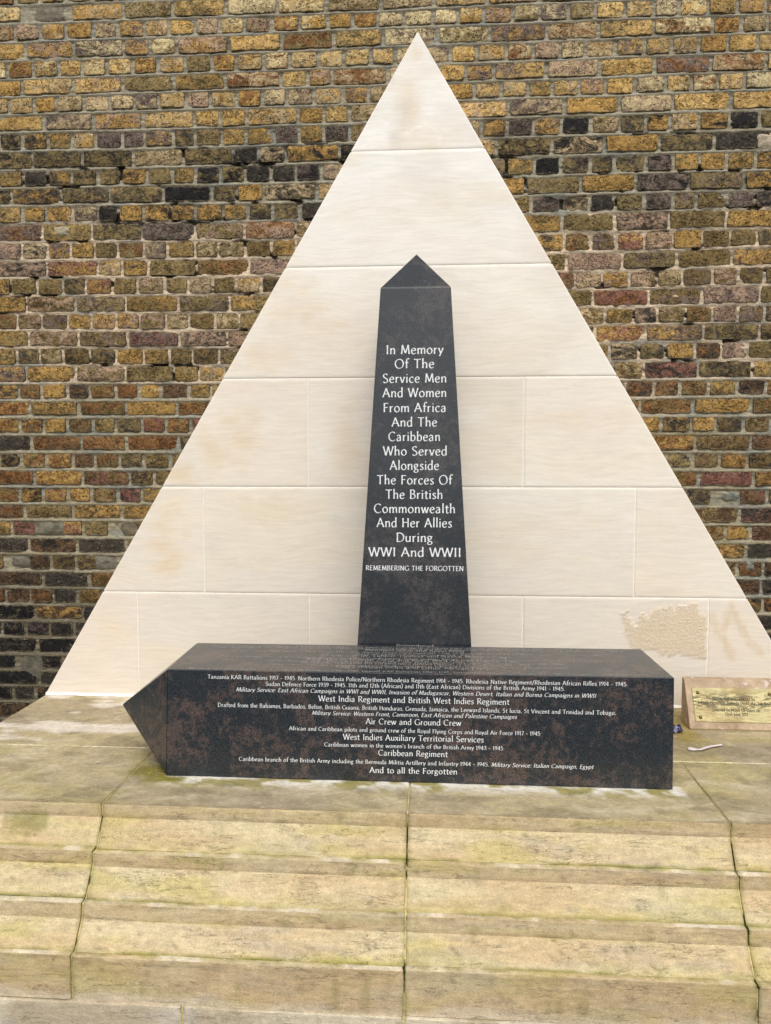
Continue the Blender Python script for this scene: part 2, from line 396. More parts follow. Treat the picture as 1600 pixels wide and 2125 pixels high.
LS, HS_, LH = .2135, .0625, .1005
VARS = {'S': [brick_variant(LS, HS_, 10, 4, 100 + k) for k in range(16)], 'H': [brick_variant(LH, HS_, 6, 4, 300 + k) for k in range(16)]}
VMESH = {k: [mesh_np('brick', V, Fq, True, {'rim': rim}, M_BRICK) for V, Fq, rim in l] for k, l in VARS.items()}

bricks = []
r = random.Random(11)
PATCH = [  # cement patches: pixel box centre, half size, colour
 (104, 30, 30, 18, (128, 119, 104)), (129, 480, 15, 10, (176, 164, 138)), (103, 1098, 36, 15, (122, 117, 100)),
 (216, 1168, 26, 13, (118, 112, 100)), (46, 1166, 24, 11, (116, 110, 98)), (1588, 291, 20, 17, (182, 168, 146)),
 (1516, 1031, 18, 9, (132, 134, 122)), (275, 1100, 24, 13, (122, 112, 92)), (1556, 1174, 9, 9, (130, 128, 118)), (70, 1385, 28, 26, (104, 98, 86))]
PB = []
for (x, y, hx, hy, c) in PATCH:
    a = at(x - hx, y + hy, 1, YW); d = at(x + hx, y - hy, 1, YW); 
    if hx > 16: PB.append((a[0], d[0], a[2], d[2]))
for i in ROWS:
    S = (i % 2 == 0)
    ph = PH.get(i, 60 + r.uniform(-8, 8))
    x0 = at(ph, 700, 1, YW)[0]
    p = .2252 if S else .1126
    n0 = int(math.floor((XL - x0) / p)); n1 = int(math.ceil((XR - x0) / p))
    jx = []; drift = 0
    for k in range(n0, n1 + 1):
        jit = 0 if k == 0 else r.uniform(-.008, .008) + drift
        if k > 0: drift = max(-.03, min(.03, drift + r.uniform(-.006, .006)))
        jx.append(x0 + p * k + jit)
        if S and k != 0 and r.random() < .10: jx.append(x0 + p * (k + .5) + jit)
    for a, c in zip(jx[:-1], jx[1:]):
        xm = (a + c) / 2; wdt = (c - a)
        if wdt < .03: continue
        jv = .0088 if 12 <= i < 21 else .0125
        Lb = wdt - jv + r.uniform(-.003, .003)
        zu = (zc(i - 1, xm) + zc(i, xm)) / 2; zl = (zc(i, xm) + zc(i + 1, xm)) / 2
        Hb = float(zu - zl) - jw(i) + r.uniform(-.001, .0035); zm = float(zu + zl) / 2 + r.uniform(-.0012, .0012)
        if zm - .04 < GZ: continue
        # wholly behind the stone pyramid, or behind the plinth
        hw = PW * (1 - (zm + .10) / PHGT) - .05
        if zm > -.02 and abs(xm) + wdt / 2 < hw: continue
        if zm < -.12 and abs(xm) < 1.55: continue
        if any(pb[0] < xm < pb[1] and pb[2] < zm < pb[3] for pb in PB): continue
        e = .04; ang = math.atan2(float(zc(i, xm + e) - zc(i, xm - e)), 2 * e) + r.uniform(-.006, .006)
        kind = 'S' if Lb > .15 else 'H'
        ca, cb = pal(i, xm, r)
        bricks.append(dict(x=xm, z=zm, L=Lb, H=Hb, ang=ang, kind=kind, v=r.randrange(16), flip=r.choice([-1, 1]), ca=ca, cb=cb, rnd=r.random(), y=YW + r.uniform(-.0025, .0025)))
# how large each shows in the picture
for b_ in bricks:
    hx, hz = b_['L'] / 2, b_['H'] / 2; vis = 0
    for fx in (-.8, -.4, 0, .4, .8):
        X = b_['x'] + fx * hx
        X_, Z_ = px((X, YW, b_['z']))
        P0 = at(X_, Z_, 1, 0.0)
        hidden = (P0[2] > 0 and abs(P0[0]) < PW * (1 - P0[2] / PHGT)) or not (0 < X_ < 1600 and 0 < Z_ < 2125)
        if P0[2] <= 0:
            Q = at(X_, Z_, 2, 0.0); hidden = hidden or abs(Q[0]) < 1.674
        vis += (not hidden)
    b_['vis'] = vis / 5 * b_['L'] * b_['H']
order = sorted(range(len(bricks)), key=lambda k: -bricks[k]['vis'])
top = set(order[:300])
Vs, Fs, RM, CA, CB, RN = [], [], [], [], [], []; off = 0
for k, b_ in enumerate(bricks):
    Lv = LS if b_['kind'] == 'S' else LH
    sx, sz = b_['L'] / Lv, b_['H'] / HS_
    if k in top:
        o = link('brick', VMESH[b_['kind']][b_['v']], wall)
        o.location = (b_['x'], b_['y'], b_['z']); o.rotation_euler = (0, -b_['ang'], 0); o.scale = (sx, 1, sz)
        o['ca'] = [float(t) for t in b_['ca']]; o['cb'] = [float(t) for t in b_['cb']]; o['rnd'] = float(b_['rnd'])
    else:
        V, Fq, rim = VARS[b_['kind']][b_['v']]
        X = V[:, 0] * sx; Z = V[:, 2] * sz; ca_, sa_ = math.cos(b_['ang']), math.sin(b_['ang'])
        W = np.stack([X * ca_ - Z * sa_ + b_['x'], V[:, 1] + b_['y'], X * sa_ + Z * ca_ + b_['z']], 1)
        Vs.append(W); Fs.append(Fq + off); off += len(W); RM.append(rim); n = len(W)
        CA.append(np.tile(b_['ca'], (n, 1))); CB.append(np.tile(b_['cb'], (n, 1))); RN.append(np.full(n, b_['rnd']))
me = mesh_np('remaining_brickwork', np.vstack(Vs), np.vstack(Fs), True, {'rim': np.concatenate(RM), 'ca': np.vstack(CA), 'cb': np.vstack(CB), 'rnd': np.concatenate(RN)}, M_BRICK2)
link('remaining_brickwork', me, wall)['kind'] = 'stuff'

# mortar bed: a height field that fills the joints, struck so that its lower lip stands proud
gx = np.concatenate([np.arange(XL, -1.8, .03), np.arange(-1.8, 1.6, .0065), np.arange(1.6, XR + .03, .03)])
gz = np.concatenate([np.arange(GZ, -.16, .012), np.arange(-.16, 3.12, .0050), np.arange(3.12, 3.95, .012)])
GX, GZ_ = np.meshgrid(gx, gz, indexing='ij')
prof = np.full(GX.shape, .006); rowi = np.zeros(GX.shape)
for i in ROWS:
    zj = (zc(i - 1, GX) + zc(i, GX)) / 2           # bed joint above course i
    t = (zj - GZ_) / (jw(i) * .5)                  # -1 at the top of the joint, +1 at its foot
    ins = np.abs(t) < 1.5
    struck = .55 if i < 12 or i > 20 else .15
    pv = .0045 + .0050 * struck - struck * .0160 * sm(-1.2, .8, t) + sm(1.05, 1.5, t) * .012
    if 12 <= i <= 20: pv = .0035 + 0 * t + sm(1.1, 1.5, np.abs(t)) * .006
    prof = np.where(ins, pv, prof)
    zn = (zc(i, GX) + zc(i + 1, GX)) / 2
    rowi = np.where((GZ_ <= zj) & (GZ_ > zn), i, rowi)
rough = fbm(GX * 26, GZ_ * 60, 5, 4)
prof = prof + (rough - .5) * .009 + (fbm(GX * 9, GZ_ * 130, 15, 2) - .5) * .005 + (fbm(GX * 90, GZ_ * 120, 9, 2) - .5) * .004
gone = sm(.66, .74, fbm(GX * 13, GZ_ * 24, 31, 3)) * ((rowi > 7) & (rowi < 21))
for pb in PB: gone = np.where((GX > pb[0] - .06) & (GX < pb[1] + .06) & (GZ_ > pb[2] - .02) & (GZ_ < pb[3] + .02), 0, gone)
prof = prof + gone * .016
cg = lin(152, 145, 126); cpk = lin(200, 180, 154); cgr = lin(124, 120, 108); clow = lin(150, 140, 114); cdk = lin(76, 70, 58)
n1 = fbm(GX * 5, GZ_ * 9, 41, 3)
ri = rowi + (n1 - .5) * 3
t1 = sm(10.5, 12.5, ri) * (1 - sm(19.5, 22, ri))
Cm = mixc(np.broadcast_to(cg, GX.shape + (3,)), cpk, t1)
Cm = mixc(Cm, clow, sm(21, 24, ri) * .7)
Cm = mixc(Cm, lin(122, 126, 122), sm(.62, .70, fbm(GX * 7, GZ_ * 11, 52, 3)) * .6)
Cm = mixc(Cm, cdk, sm(29.5, 34, ri + (GX > 0) * -3) * .75)
Cm = mixc(Cm, cdk, sm(.60, .72, fbm(GX * 9, GZ_ * 14, 61, 3)) * sm(6, 8, ri) * (1 - sm(12, 14, ri)) * .7)
Cm = mixc(Cm, lin(98, 90, 74), sm(.52, .75, rough) * .4)
hd = np.ones(GX.shape, bool)
for i in ROWS:
    hd &= np.abs(GZ_ - (zc(i - 1, GX) + zc(i, GX)) / 2) > jw(i) * .5
Cm = np.where(hd[..., None], Cm * 1.16, Cm)
Cm = mixc(Cm, lin(100, 88, 64), sm(.50, .72, fbm(GX * 6, GZ_ * 90, 77, 3)) * .5)
Cm = mixc(Cm, lin(168, 160, 142), sm(.56, .72, fbm(GX * 8, GZ_ * 110, 78, 3)) * .45)
Cm = mixc(Cm, lin(20, 18, 15), gone * .85)
V = np.stack([GX, YW + prof, GZ_], -1).reshape(-1, 3)
me = mesh_np('mortar_bed', V, grid_faces(len(gx), len(gz))[:, ::-1], True, {'paint': Cm.reshape(-1, 3)}, M_MORTAR)
mo = link('mortar', me, wall); mo['kind'] = 'stuff'
# solid wall behind
def box(name, x0, x1, y0, y1, z0, z1, mat, parent=None):
    V = [(x0, y0, z0), (x1, y0, z0), (x1, y1, z0), (x0, y1, z0), (x0, y0, z1), (x1, y0, z1), (x1, y1, z1), (x0, y1, z1)]
    return link(name, mesh_py(name, V, [(0, 1, 5, 4), (1, 2, 6, 5), (2, 3, 7, 6), (3, 0, 4, 7), (4, 5, 6, 7), (3, 2, 1, 0)], mat), parent)
b = NB('wall_core'); M_CORE = b.done(b.mulc(lin(120, 100, 70), b.ramp(b.noise(b.pos, 14, 5), .3, .7, .6, 1.2)), .95, None, .1)
box('wall_core', XL - .02, XR + .02, YW + .032, YW + .35, GZ, 3.96, M_CORE, wall)

# cement patches smeared over bricks
for k, (x, y, hx, hy, c) in enumerate(PATCH):
    a = at(x - hx, y + hy, 1, YW); d = at(x + hx, y - hy, 1, YW)
    cx, cz, rx, rz = (a[0] + d[0]) / 2, (a[2] + d[2]) / 2, (d[0] - a[0]) / 2 * 1.12, (d[2] - a[2]) / 2 * 1.2
    nr, na = 7, 34
    R_, A_ = np.meshgrid(np.linspace(0, 1, nr), np.linspace(0, 2 * np.pi, na, endpoint=False), indexing='ij')
    wob = .80 + .42 * fbm(np.cos(A_) * 1.3 + 9 * k, np.sin(A_) * 1.3 + 5, 70 + k, 3)
    sq = 1 / np.maximum(np.abs(np.cos(A_)), np.abs(np.sin(A_))) ** .6
    X = cx + rx * R_ * np.cos(A_) * wob * sq; Zp = cz + rz * R_ * np.sin(A_) * wob * sq
    Yp = YW - (.0035 if hx > 16 else .0085) + R_ ** 3 * .013 + (fbm(X * 60, Zp * 60, k, 3) - .5) * .006
    Vp = np.stack([X, Yp, Zp], -1).reshape(-1, 3)
    fq = [(i * na + j, i * na + (j + 1) % na, (i + 1) * na + (j + 1) % na, (i + 1) * na + j) for i in range(nr - 1) for j in range(na)]
    colp = mixc(np.broadcast_to(lin(*c), X.shape + (3,)), lin(*c) * .6, sm(.45, .7, fbm(X * 30, Zp * 50, 80 + k, 3)))
    link('mortar_patch', mesh_np('mortar_patch', Vp, np.array(fq), True, {'paint': colp.reshape(-1, 3)}, M_MORTAR), wall)

# ------------------------------------------------------------------ white stone pyramid
pyr = thing('stone_pyramid', 'tall flat white limestone pyramid of jointed blocks set against the brick wall', 'monument')
YS = 0.0
def sx_(z): return PW * (1 - z / PHGT)
JZ = [0.0, .4740, .9420, 1.4095, 1.8763, 2.3507, PHGT]
JX = {0: [-1.2415, -.469, .460, 1.2385], 1: [-.9342, .925], 2: [-.4695, .4545], 3: [], 4: [], 5: []}
def blotch(X, Z, x, y, rx, ry, p=1.0):
    c = at(x, y, 1, 0); k = 3.216 / F
    d = np.hypot((X - c[0]) / (rx * k), (Z - c[2]) / (ry * k)) + (fbm(X * 16, Z * 22, int(x), 5) - .5) * 1.7
    return (1 - sm(-.1, 1.35, d)) * p
def seg(X, Z, pts, w):
    best = np.full(X.shape, 9.)
    P3 = [at(x, y, 1, 0) for x, y in pts]
    for p, q_ in zip(P3[:-1], P3[1:]):
        ax, az_, bx, bz = p[0], p[2], q_[0], q_[2]; L2 = (bx - ax) ** 2 + (bz - az_) ** 2
        t = np.clip(((X - ax) * (bx - ax) + (Z - az_) * (bz - az_)) / L2, 0, 1)
        best = np.minimum(best, np.hypot(X - ax - t * (bx - ax), Z - az_ - t * (bz - az_)))
    return 1 - sm(.3, 1.0, best / (w * 1.5 * 3.216 / F) + (fbm(X * 40, Z * 40, 3, 4) - .5) * 1.3)
def inpoly(X, Z, poly):
    ins = np.zeros(X.shape, bool); P3 = [at(x, y, 1, 0) for x, y in poly]; n = len(P3)
    for i in range(n):
        x1, z1, x2, z2 = P3[i][0], P3[i][2], P3[(i + 1) % n][0], P3[(i + 1) % n][2]
        if z1 == z2: continue
        ins ^= ((z1 > Z) != (z2 > Z)) & (X < (x2 - x1) * (Z - z1) / (z2 - z1) + x1)
    return ins
HACK = [(1287, 1271), (1296, 1268), (1320, 1300), (1322, 1284), (1336, 1270), (1339, 1282), (1350, 1284), (1352, 1268), (1378, 1262), (1420, 1258), (1450, 1251), (1452, 1272), (1466, 1280), (1466, 1364), (1440, 1366), (1420, 1356), (1384, 1362), (1360, 1350), (1330, 1348), (1310, 1340), (1300, 1320)]
def slab_paint(X, Z, s):
    base = lin(240, 233, 220); tan = lin(232, 218, 194); gry = lin(222, 213, 200); wh = lin(246, 243, 237)
    C = np.broadcast_to(base, X.shape + (3,)).copy()
    C = mixc(C, wh, sm(1.3, 2.5, Z + (fbm(X * 2, Z * 2, 3, 3) - .5) * 1.2) * .8)
    C = mixc(C, lin(219, 209, 196), (1 - sm(.0, 1.5, Z + (fbm(X * 1.6, Z * 2.2, 5, 4) - .5) * .9)) * .75)  # greyer towards the foot: some grime, plus weaker light put into the colour
    C = mixc(C, tan, sm(.46, .74, fbm(X * 2.1 + s, Z * 5.6, 90 + s, 5)) * .45)
    C = mixc(C, gry, sm(.48, .76, fbm(X * 3.1, Z * 4.4 + s, 120 + s, 5)) * .40)
    C = mixc(C, lin(232, 219, 204), sm(.5, .7, fbm(X * 1.5, Z * 1.5, 140 + s, 2)) * .5)
    for a in ((850, 205, 26, 60, .6), (860, 285, 75, 40, .5), (865, 110, 14, 16, .6), (500, 905, 50, 70, .7), (440, 935, 40, 60, .6), (375, 985, 45, 30, .8), (345, 1120, 45, 90, .7), (345, 1180, 30, 40, .6),
              (640, 650, 90, 40, .55), (560, 740, 90, 30, .5), (600, 590, 70, 30, .5), (720, 900, 30, 90, .45), (1150, 870, 120, 26, .4), (1200, 1080, 80, 30, .3), (560, 1060, 110, 40, .4), (1290, 870, 60, 24, .3), (230, 1300, 40, 60, .35)):
        C = mixc(C, lin(224, 203, 170), blotch(X, Z, *a[:4]) * a[4] * .85)
    for a in ((842, 235, 34, 30, .35), (820, 290, 16, 22, .4), (705, 1080, 26, 16, .35), (1380, 1230, 50, 14, .35)):
        C = mixc(C, gry * .85, blotch(X, Z, *a[:4]) * a[4])
    C = mixc(C, wh * 1.03, seg(X, Z, [(842, 278), (866, 262), (885, 258), (905, 270), (914, 284), (910, 306)], 2.2) * .5)
    hk = np.zeros(X.shape)
    for dx, dz in ((0, 0), (.004, 0), (-.004, 0), (0, .004), (0, -.004)):
        hk += inpoly(X + dx + (fbm(X * 60, Z * 60, 4, 2) - .5) * .03, Z + dz + (fbm(X * 60, Z * 60, 8, 2) - .5) * .03, HACK) / 5.
    wash = blotch(X, Z, 1380, 1310, 120, 62)
    C = mixc(C, lin(222, 202, 176), wash * .3)
    C = mixc(C, lin(226, 204, 170), hk * (.30 + .55 * fbm(X * 30, Z * 40, 66, 3)))
    M = np.maximum.reduce([seg(X, Z, [(1478, 1278), (1488, 1312), (1503, 1330), (1520, 1364)], 9), seg(X, Z, [(1500, 1310), (1512, 1280), (1520, 1258)], 9), seg(X, Z, [(1520, 1258), (1530, 1285), (1552, 1325), (1582, 1358)], 7)])
    C = mixc(C, lin(214, 194, 164), M * (.15 + .75 * fbm(X * 45, Z * 30, 67, 3)))
    C = C * (.975 + .035 * ((s * 0.618) % 1.0))
    return C, hk * .9 + M * .08
def stone_front(xl0, xr0, xl1, xr1, z0, z1, yf, yb, step, s):
    """a block whose front is a quadrilateral grid with softened arrises, closed at the sides"""
    nx = max(3, int((xr0 - xl0) / step)); nz = max(3, int((z1 - z0) / step))
    e = .0012
    def axis(n, L): 
        a = np.linspace(0, 1, n); return np.unique(np.concatenate([[0, e / L], a[1:-1], [1 - e / L, 1]]))
    u = axis(nx, xr0 - xl0); v = axis(nz, z1 - z0)
    U, V_ = np.meshgrid(u, v, indexing='ij')
    XLl = xl0 + (xl1 - xl0) * V_; XRr = xr0 + (xr1 - xr0) * V_
    X = XLl + (XRr - XLl) * U; Z = z0 + (z1 - z0) * V_
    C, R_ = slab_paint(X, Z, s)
    Y = yf + 0 * X + R_ * .0006
    edge = (U == 0) | (U == 1) | (V_ == 0) | (V_ == 1); Y = Y + edge * .0006
    nu, nv = len(u), len(v)
    V = np.stack([X, Y, Z], -1).reshape(-1, 3); Fq = grid_faces(nu, nv)[:, ::1]
    idx = np.arange(nu * nv).reshape(nu, nv)
    ring = list(idx[:, 0]) + list(idx[-1, 1:]) + list(idx[-2::-1, -1]) + list(idx[0, -2:0:-1])
    n0 = len(V); back = V[ring].copy(); back[:, 1] = yb; V = np.vstack([V, back]); m = len(ring)
    sf = np.array([[ring[k], n0 + k, n0 + (k + 1) % m, ring[(k + 1) % m]] for k in range(m)])
    Cc = np.vstack([C.reshape(-1, 3), C.reshape(-1, 3)[ring]]); Rr = np.concatenate([R_.ravel(), R_.ravel()[ring]])
    return V, np.vstack([Fq, sf]), Cc, Rr
g = .0025
s = 0
for k in range(6):
    z0, z1 = JZ[k] + (g if k else 0.006), JZ[k + 1] - (g if k < 5 else .0)
    xs = [None] + JX[k] + [None]
    for a, c in zip(xs[:-1], xs[1:]):
        s += 1
        xl0 = -sx_(z0) if a is None else a + g; xl1 = -sx_(z1) if a is None else a + g
        xr0 = sx_(z0) if c is None else c - g; xr1 = sx_(z1) if c is None else c - g
        if k == 5: xl1, xr1 = -.003, .003
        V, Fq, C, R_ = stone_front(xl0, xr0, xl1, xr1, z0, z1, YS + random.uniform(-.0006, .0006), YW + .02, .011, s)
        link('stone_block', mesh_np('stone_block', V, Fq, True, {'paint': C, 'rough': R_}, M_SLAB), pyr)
b = NB('white_pointing'); M_POINT = b.done(b.mulc(lin(244, 239, 228), b.ramp(b.noise(b.pos, 60, 3), .3, .7, .9, 1.02)), .85, None, .2)
V = [(-PW + .004, YS + .0014, 0), (PW - .004, YS + .0014, 0), (0, YS + .0014, PHGT - .008), (-PW + .004, YW + .03, 0), (PW - .004, YW + .03, 0), (0, YW + .03, PHGT - .008)]
link('pointing', mesh_py('pointing', V, [(0, 1, 2), (5, 4, 3), (0, 3, 4, 1), (1, 4, 5, 2), (2, 5, 3, 0)], M_POINT), pyr)

V, Fs = [], []
for i, x in enumerate(np.arange(-PW + .004, PW, .02)):
    k = .010 * (.7 + .6 * random.random()); V += [(x, YS - k, .0008), (x, YS - .003, .009 + .004 * random.random()), (x, YS + .004, .012)]
    if i:
        for j in range(2): Fs.append(((i - 1) * 3 + j, i * 3 + j, i * 3 + j + 1, (i - 1) * 3 + j + 1))
link('mortar_fillet', mesh_py('mortar_fillet', V, Fs, M_POINT, True), pyr)
# ------------------------------------------------------------------ stepped plinth
pl = thing('stepped_plinth', 'stepped and weathered buff stone plinth with green moss in its joints', 'plinth')
PX = 1.674
ST = [-.938, .0015, .942]
STONE = lin(199, 184, 148); STONE2 = lin(193, 171, 134); GREY = lin(174, 163, 142); MOSS = lin(112, 112, 34); MOSS2 = lin(182, 170, 104); LICH = lin(232, 222, 204); DIRT = lin(96, 84, 58); TOPC = lin(178, 163, 128); TOPG = lin(160, 146, 122)
def prof_paint(X, Yc, Zc, T, kind, lv, s):
    """T: 0 top ledge, 1 fascia, 2 slope; fractional position inside"""
    C = mixc(np.broadcast_to(STONE, X.shape + (3,)).copy(), STONE2, sm(.38, .66, fbm(X * 2.6 + s, T * 1.3 + lv * 3, 200 + s, 3)))
    C = mixc(C, lin(202, 184, 150), sm(.5, .7, fbm(X * 4 + s, T * 2 + lv, 210 + s, 4)) * .5)
    C = mixc(C, MOSS2, sm(.50, .72, fbm(X * 3.3 + 2 * s, T * 1.6 + lv * 2, 220 + s, 4)) * .55)
    C = mixc(C, GREY, sm(.55, .75, fbm(X * 5 + s, T * 2.2 + lv, 230 + s, 4)) * .5)
    fas = ((T >= 1) & (T < 2)).astype(float)
    C = mixc(C, lin(176, 150, 112), fas * (.18 + .20 * fbm(X * 6, T * 3, 240 + s, 3)))  # browner fascia: some dirt, plus the shade of upright faces painted in
    n = fbm(X * 22, T * 9 + lv * 7, 250 + lv, 3)
    if lv < 3:
        d = 3 - T                                   # moss in the re-entrant at the foot of each slope
        C = mixc(C, MOSS, (1 - sm(.0, .10, d + (n - .5) * .16)) * sm(.30, .62, fbm(X * 3 + lv * 5, lv + .5, 260, 3)) * .9)
        C = mixc(C, MOSS2 * .9, (1 - sm(.0, .5, d + (n - .5) * .8)) * .45 * sm(.35, .6, fbm(X * 2.4 + lv * 3, lv + .2, 262, 3)))
    if lv < 3: C = mixc(C, MOSS * .45, (T > 2.985) * sm(.30, .5, fbm(X * 7, X * 0 + lv, 261, 3)) * .85)
    if lv > 0:
        C = mixc(C, MOSS * .5, (T < .004) * .8)
        t = T                                        # ledge: light, dirty, mossy at its root
        led = (T < 1).astype(float)
        C = mixc(C, MOSS, (1 - sm(.1, .7, t + (n - .5) * .9)) * led * .65)
        C = mixc(C, LICH, led * sm(.5, .68, fbm(X * 14, lv + 0 * X, 270, 3)) * .5)
        C = mixc(C, DIRT, (1 - sm(.0, .22, np.abs(T - 1.02) + (n - .5) * .5)) * .22)
    # dark run marks and drips below the arris
    dr = sm(.68, .80, fbm(X * 26 + lv * 9, T * .6, 280 + lv, 3)) * sm(.9, 1.3, T) * (1 - sm(2.1, 2.7, T))
    C = mixc(C, MOSS * .9, dr * .28)
    sp = sm(.74, .82, fbm(X * 60 + lv * 3, T * 14, 290 + lv, 4))
    C = mixc(C, DIRT * .8, sp * .4)
    if lv == 3:
        C = mixc(C, lin(200, 186, 164), sm(1.72, 1.95, T + (fbm(X * 7, X * 0, 300, 4) - .5) * .5) * .7)
    jd = np.full(X.shape, 9.)
    for j in ST: jd = np.minimum(jd, np.abs(X - j))
    C = mixc(C, MOSS * .8, (1 - sm(.001, .011, jd + (n - .5) * .010)) * .4)
    return C
def extrude_stone(x0, x1, prof, tag, lv, s, mat=M_STEP, painter=None, step=.014, closed_back=None):
    """prof: list of (y, z, T); resampled, run along x with softened ends"""
    pts = []
    for (a, c) in zip(prof[:-1], prof[1:]):
        L = math.hypot(a[0] - c[0], a[1] - c[1]); n = max(1, int(L / .011)); e_ = min(.0016 / L, .2)
        for t in sorted(set([0.0, e_] + [k / n for k in range(1, n)] + [1 - e_])):
            pts.append([a[0] + (c[0] - a[0]) * t, a[1] + (c[1] - a[1]) * t, a[2] + (c[2] - a[2]) * t * .9999])
    pts.append(list(prof[-1])); pts = np.array(pts)
    # soften the arrises
    y, z = pts[:, 0].copy(), pts[:, 1].copy()
    nx = max(4, int((x1 - x0) / step)); u = np.unique(np.concatenate([[x0, x0 + .002, x0 + .005], np.linspace(x0, x1, nx)[1:-1], [x1 - .005, x1 - .002, x1]]))
    X, I = np.meshgrid(u, np.arange(len(pts)), indexing='ij')
    Yv = y[I]; Zv = z[I]; T = pts[:, 2][I]
    # outward normal of the profile
    ty = np.gradient(y); tz = np.gradient(z); L = np.hypot(ty, tz) + 1e-9; ny, nz = (tz / L), (-ty / L)
    sgn = -1
    ny_, nz_ = (ny * -sgn)[I], (nz * -sgn)[I]
    d = (fbm(X * 9 + s, T * 2.5 + lv * 5, 310 + s, 3) - .5) * .0034 + (fbm(X * 60, T * 8, 320 + s, 2) - .5) * .0012
    endd = np.minimum(X - x0, x1 - X); d = d - (1 - sm(0, .005, endd)) * .0028
    chip = sm(.66, .76, fbm(X * 16 + s * 3, I * .2, 330 + lv, 3)); ar = np.zeros(len(pts))
    for k in range(1, len(prof) - 1):
        j = int(np.argmin(np.hypot(pts[:, 0] - prof[k][0], pts[:, 1] - prof[k][1]))); ar[j] = 1
    d = d - ar[I] * (.0006 + chip * .004)
    Yv = Yv + ny_ * d; Zv = Zv + nz_ * d
    C = (painter or prof_paint)(X, Yv, Zv, T, tag, lv, s)
    V = np.stack([X, Yv, Zv], -1).reshape(-1, 3); nu, nv = X.shape
    Fq = grid_faces(nu, nv)
    # close the ends with a thick return (sides go straight back)
    Vs_, Fs_, Cs_ = [V], [Fq], [C.reshape(-1, 3)]; n0 = len(V)
    yb = max(p[0] for p in prof) + .05 if closed_back is None else closed_back
    idx = np.arange(nu * nv).reshape(nu, nv)
    for e_, col in ((0, idx[0]), (1, idx[-1])):
        B = V[col].copy(); B[:, 1] = yb
        Vs_.append(B); Cs_.append(C.reshape(-1, 3)[col])
        m = len(col); q_ = np.array([[col[k], col[k + 1], n0 + k + 1, n0 + k] for k in range(m - 1)])
        Fs_.append(q_ if e_ else q_[:, ::-1]); n0 += m
    return np.vstack(Vs_), np.vstack(Fs_), np.vstack(Cs_)
def top_paint(X, Yc, s):
    C = mixc(np.broadcast_to(TOPC, X.shape + (3,)).copy(), TOPG, sm(.35, .65, fbm(X * 2.2 + s, Yc * 3, 400, 3)))
    C = mixc(C, lin(196, 184, 156), sm(.54, .68, fbm(X * 9 + Yc * 6, Yc * 22 - X * 5, 410, 4)) * .55)
    C = mixc(C, MOSS2 * .8, sm(.52, .72, fbm(X * 4, Yc * 6, 420, 4)) * .45)
    C = mixc(C, lin(120, 110, 86), sm(.5, .72, fbm(X * 9, Yc * 16, 430, 3)) * .5)
    n = fbm(X * 14, Yc * 22, 440, 4)
    # lichen bleaching in front of the fallen obelisk, damp moss at its tip and along the pyramid foot
    f = (1 - sm(.0, .095, -(Yc + .832) + (n - .5) * .11)) * ((X > -.83) & (X < .87) & (Yc < -.80))
    C = mixc(C, lin(232, 228, 218), f * sm(.40, .52, n) * .95)
    C = mixc(C, lin(140, 134, 54), f * (1 - sm(.42, .54, n)) * .6)
    t = np.hypot((X + .84) / .12, (Yc + .80) / .10); C = mixc(C, lin(116, 108, 18), (1 - sm(.2, 1.3, t + (n - .5) * 1.2)) * .85)
    foot = (1 - sm(.0, .07, -Yc + (n - .5) * .06)); C = mixc(C, lin(168, 154, 84), foot * .7)
    left = sm(.50, .62, fbm(X * 4.5 + 3, Yc * 10, 450, 4)) * (X < -.85) * (Yc > -.55); C = mixc(C, lin(222, 212, 200), left * .75)
    t = (1 - sm(0, .10, np.abs(X - 1.04) + (n - .5) * .08)) * (Yc > -.40); C = mixc(C, lin(146, 128, 52), t * .75)
    return C
def prof_paint1(X, Yc, Zc, T, kind, lv, s):
    C = prof_paint(X, Yc, Zc, T, kind, lv, s)
    tp = (T < 1)
    C = np.where(tp[..., None], top_paint(X, Yc, s), C)
    n = fbm(X * 24, T * 10, 460, 3)
    C = mixc(C, DIRT * 1.2, (1 - sm(.0, .035, np.abs(T - 1.0) + (n - .5) * .05)) * .5)
    pxx = at(0, 1700, 1, -1.06)[0]
    dl = sm(.45, .6, fbm(X * 18, X * 0 + 2, 470, 3)) * (X < -1.0) * sm(1.5, 2.0, T) * (1 - sm(2.35, 2.8, T + (n - .5) * .5))
    C = mixc(C, MOSS, dl * .55)
    return C
PROF = [
 [(-.595, 0, 0), (-1.043, 0, 1), (-1.0445, -.042, 2), (-1.0880, -.1185, 3)],
 [(-1.080, -.1175, 0), (-1.1120, -.1180, 1), (-1.1150, -.1570, 2), (-1.1670, -.2312, 3)],
 [(-1.160, -.2300, 0), (-1.1870, -.2305, 1), (-1.1920, -.2740, 2), (-1.2390, -.3412, 3)],
 [(-1.232, -.3400, 0), (-1.2580, -.3405, 1), (-1.2610, -.4670, 2)]]
JG = .0023
bx = [-PX] + ST + [PX]
s = 0
for lv in range(4):
    for c in range(4):
        s += 1
        dy, dz = random.uniform(-.0025, .0025), random.uniform(-.0015, .0015)
        if c == 0: dz += .003
        prof = [(y + (dy if T > 0 or lv else 0), z + (dz if lv else 0), T) for y, z, T in PROF[lv]]
        jg = JG * (1.25 if c in (0,) else 1)
        V, Fq, C = extrude_stone(bx[c] + (jg if c else 0), bx[c + 1] - (jg if c < 3 else 0), prof, 0, lv, s, painter=prof_paint1 if lv == 0 else prof_paint, closed_back=-.60 if lv == 0 else None)
        nm = 'coping_stone' if lv == 0 else 'step_stone'
        link(nm, mesh_np(nm, V, Fq, True, {'paint': C}, M_STEP), pl)
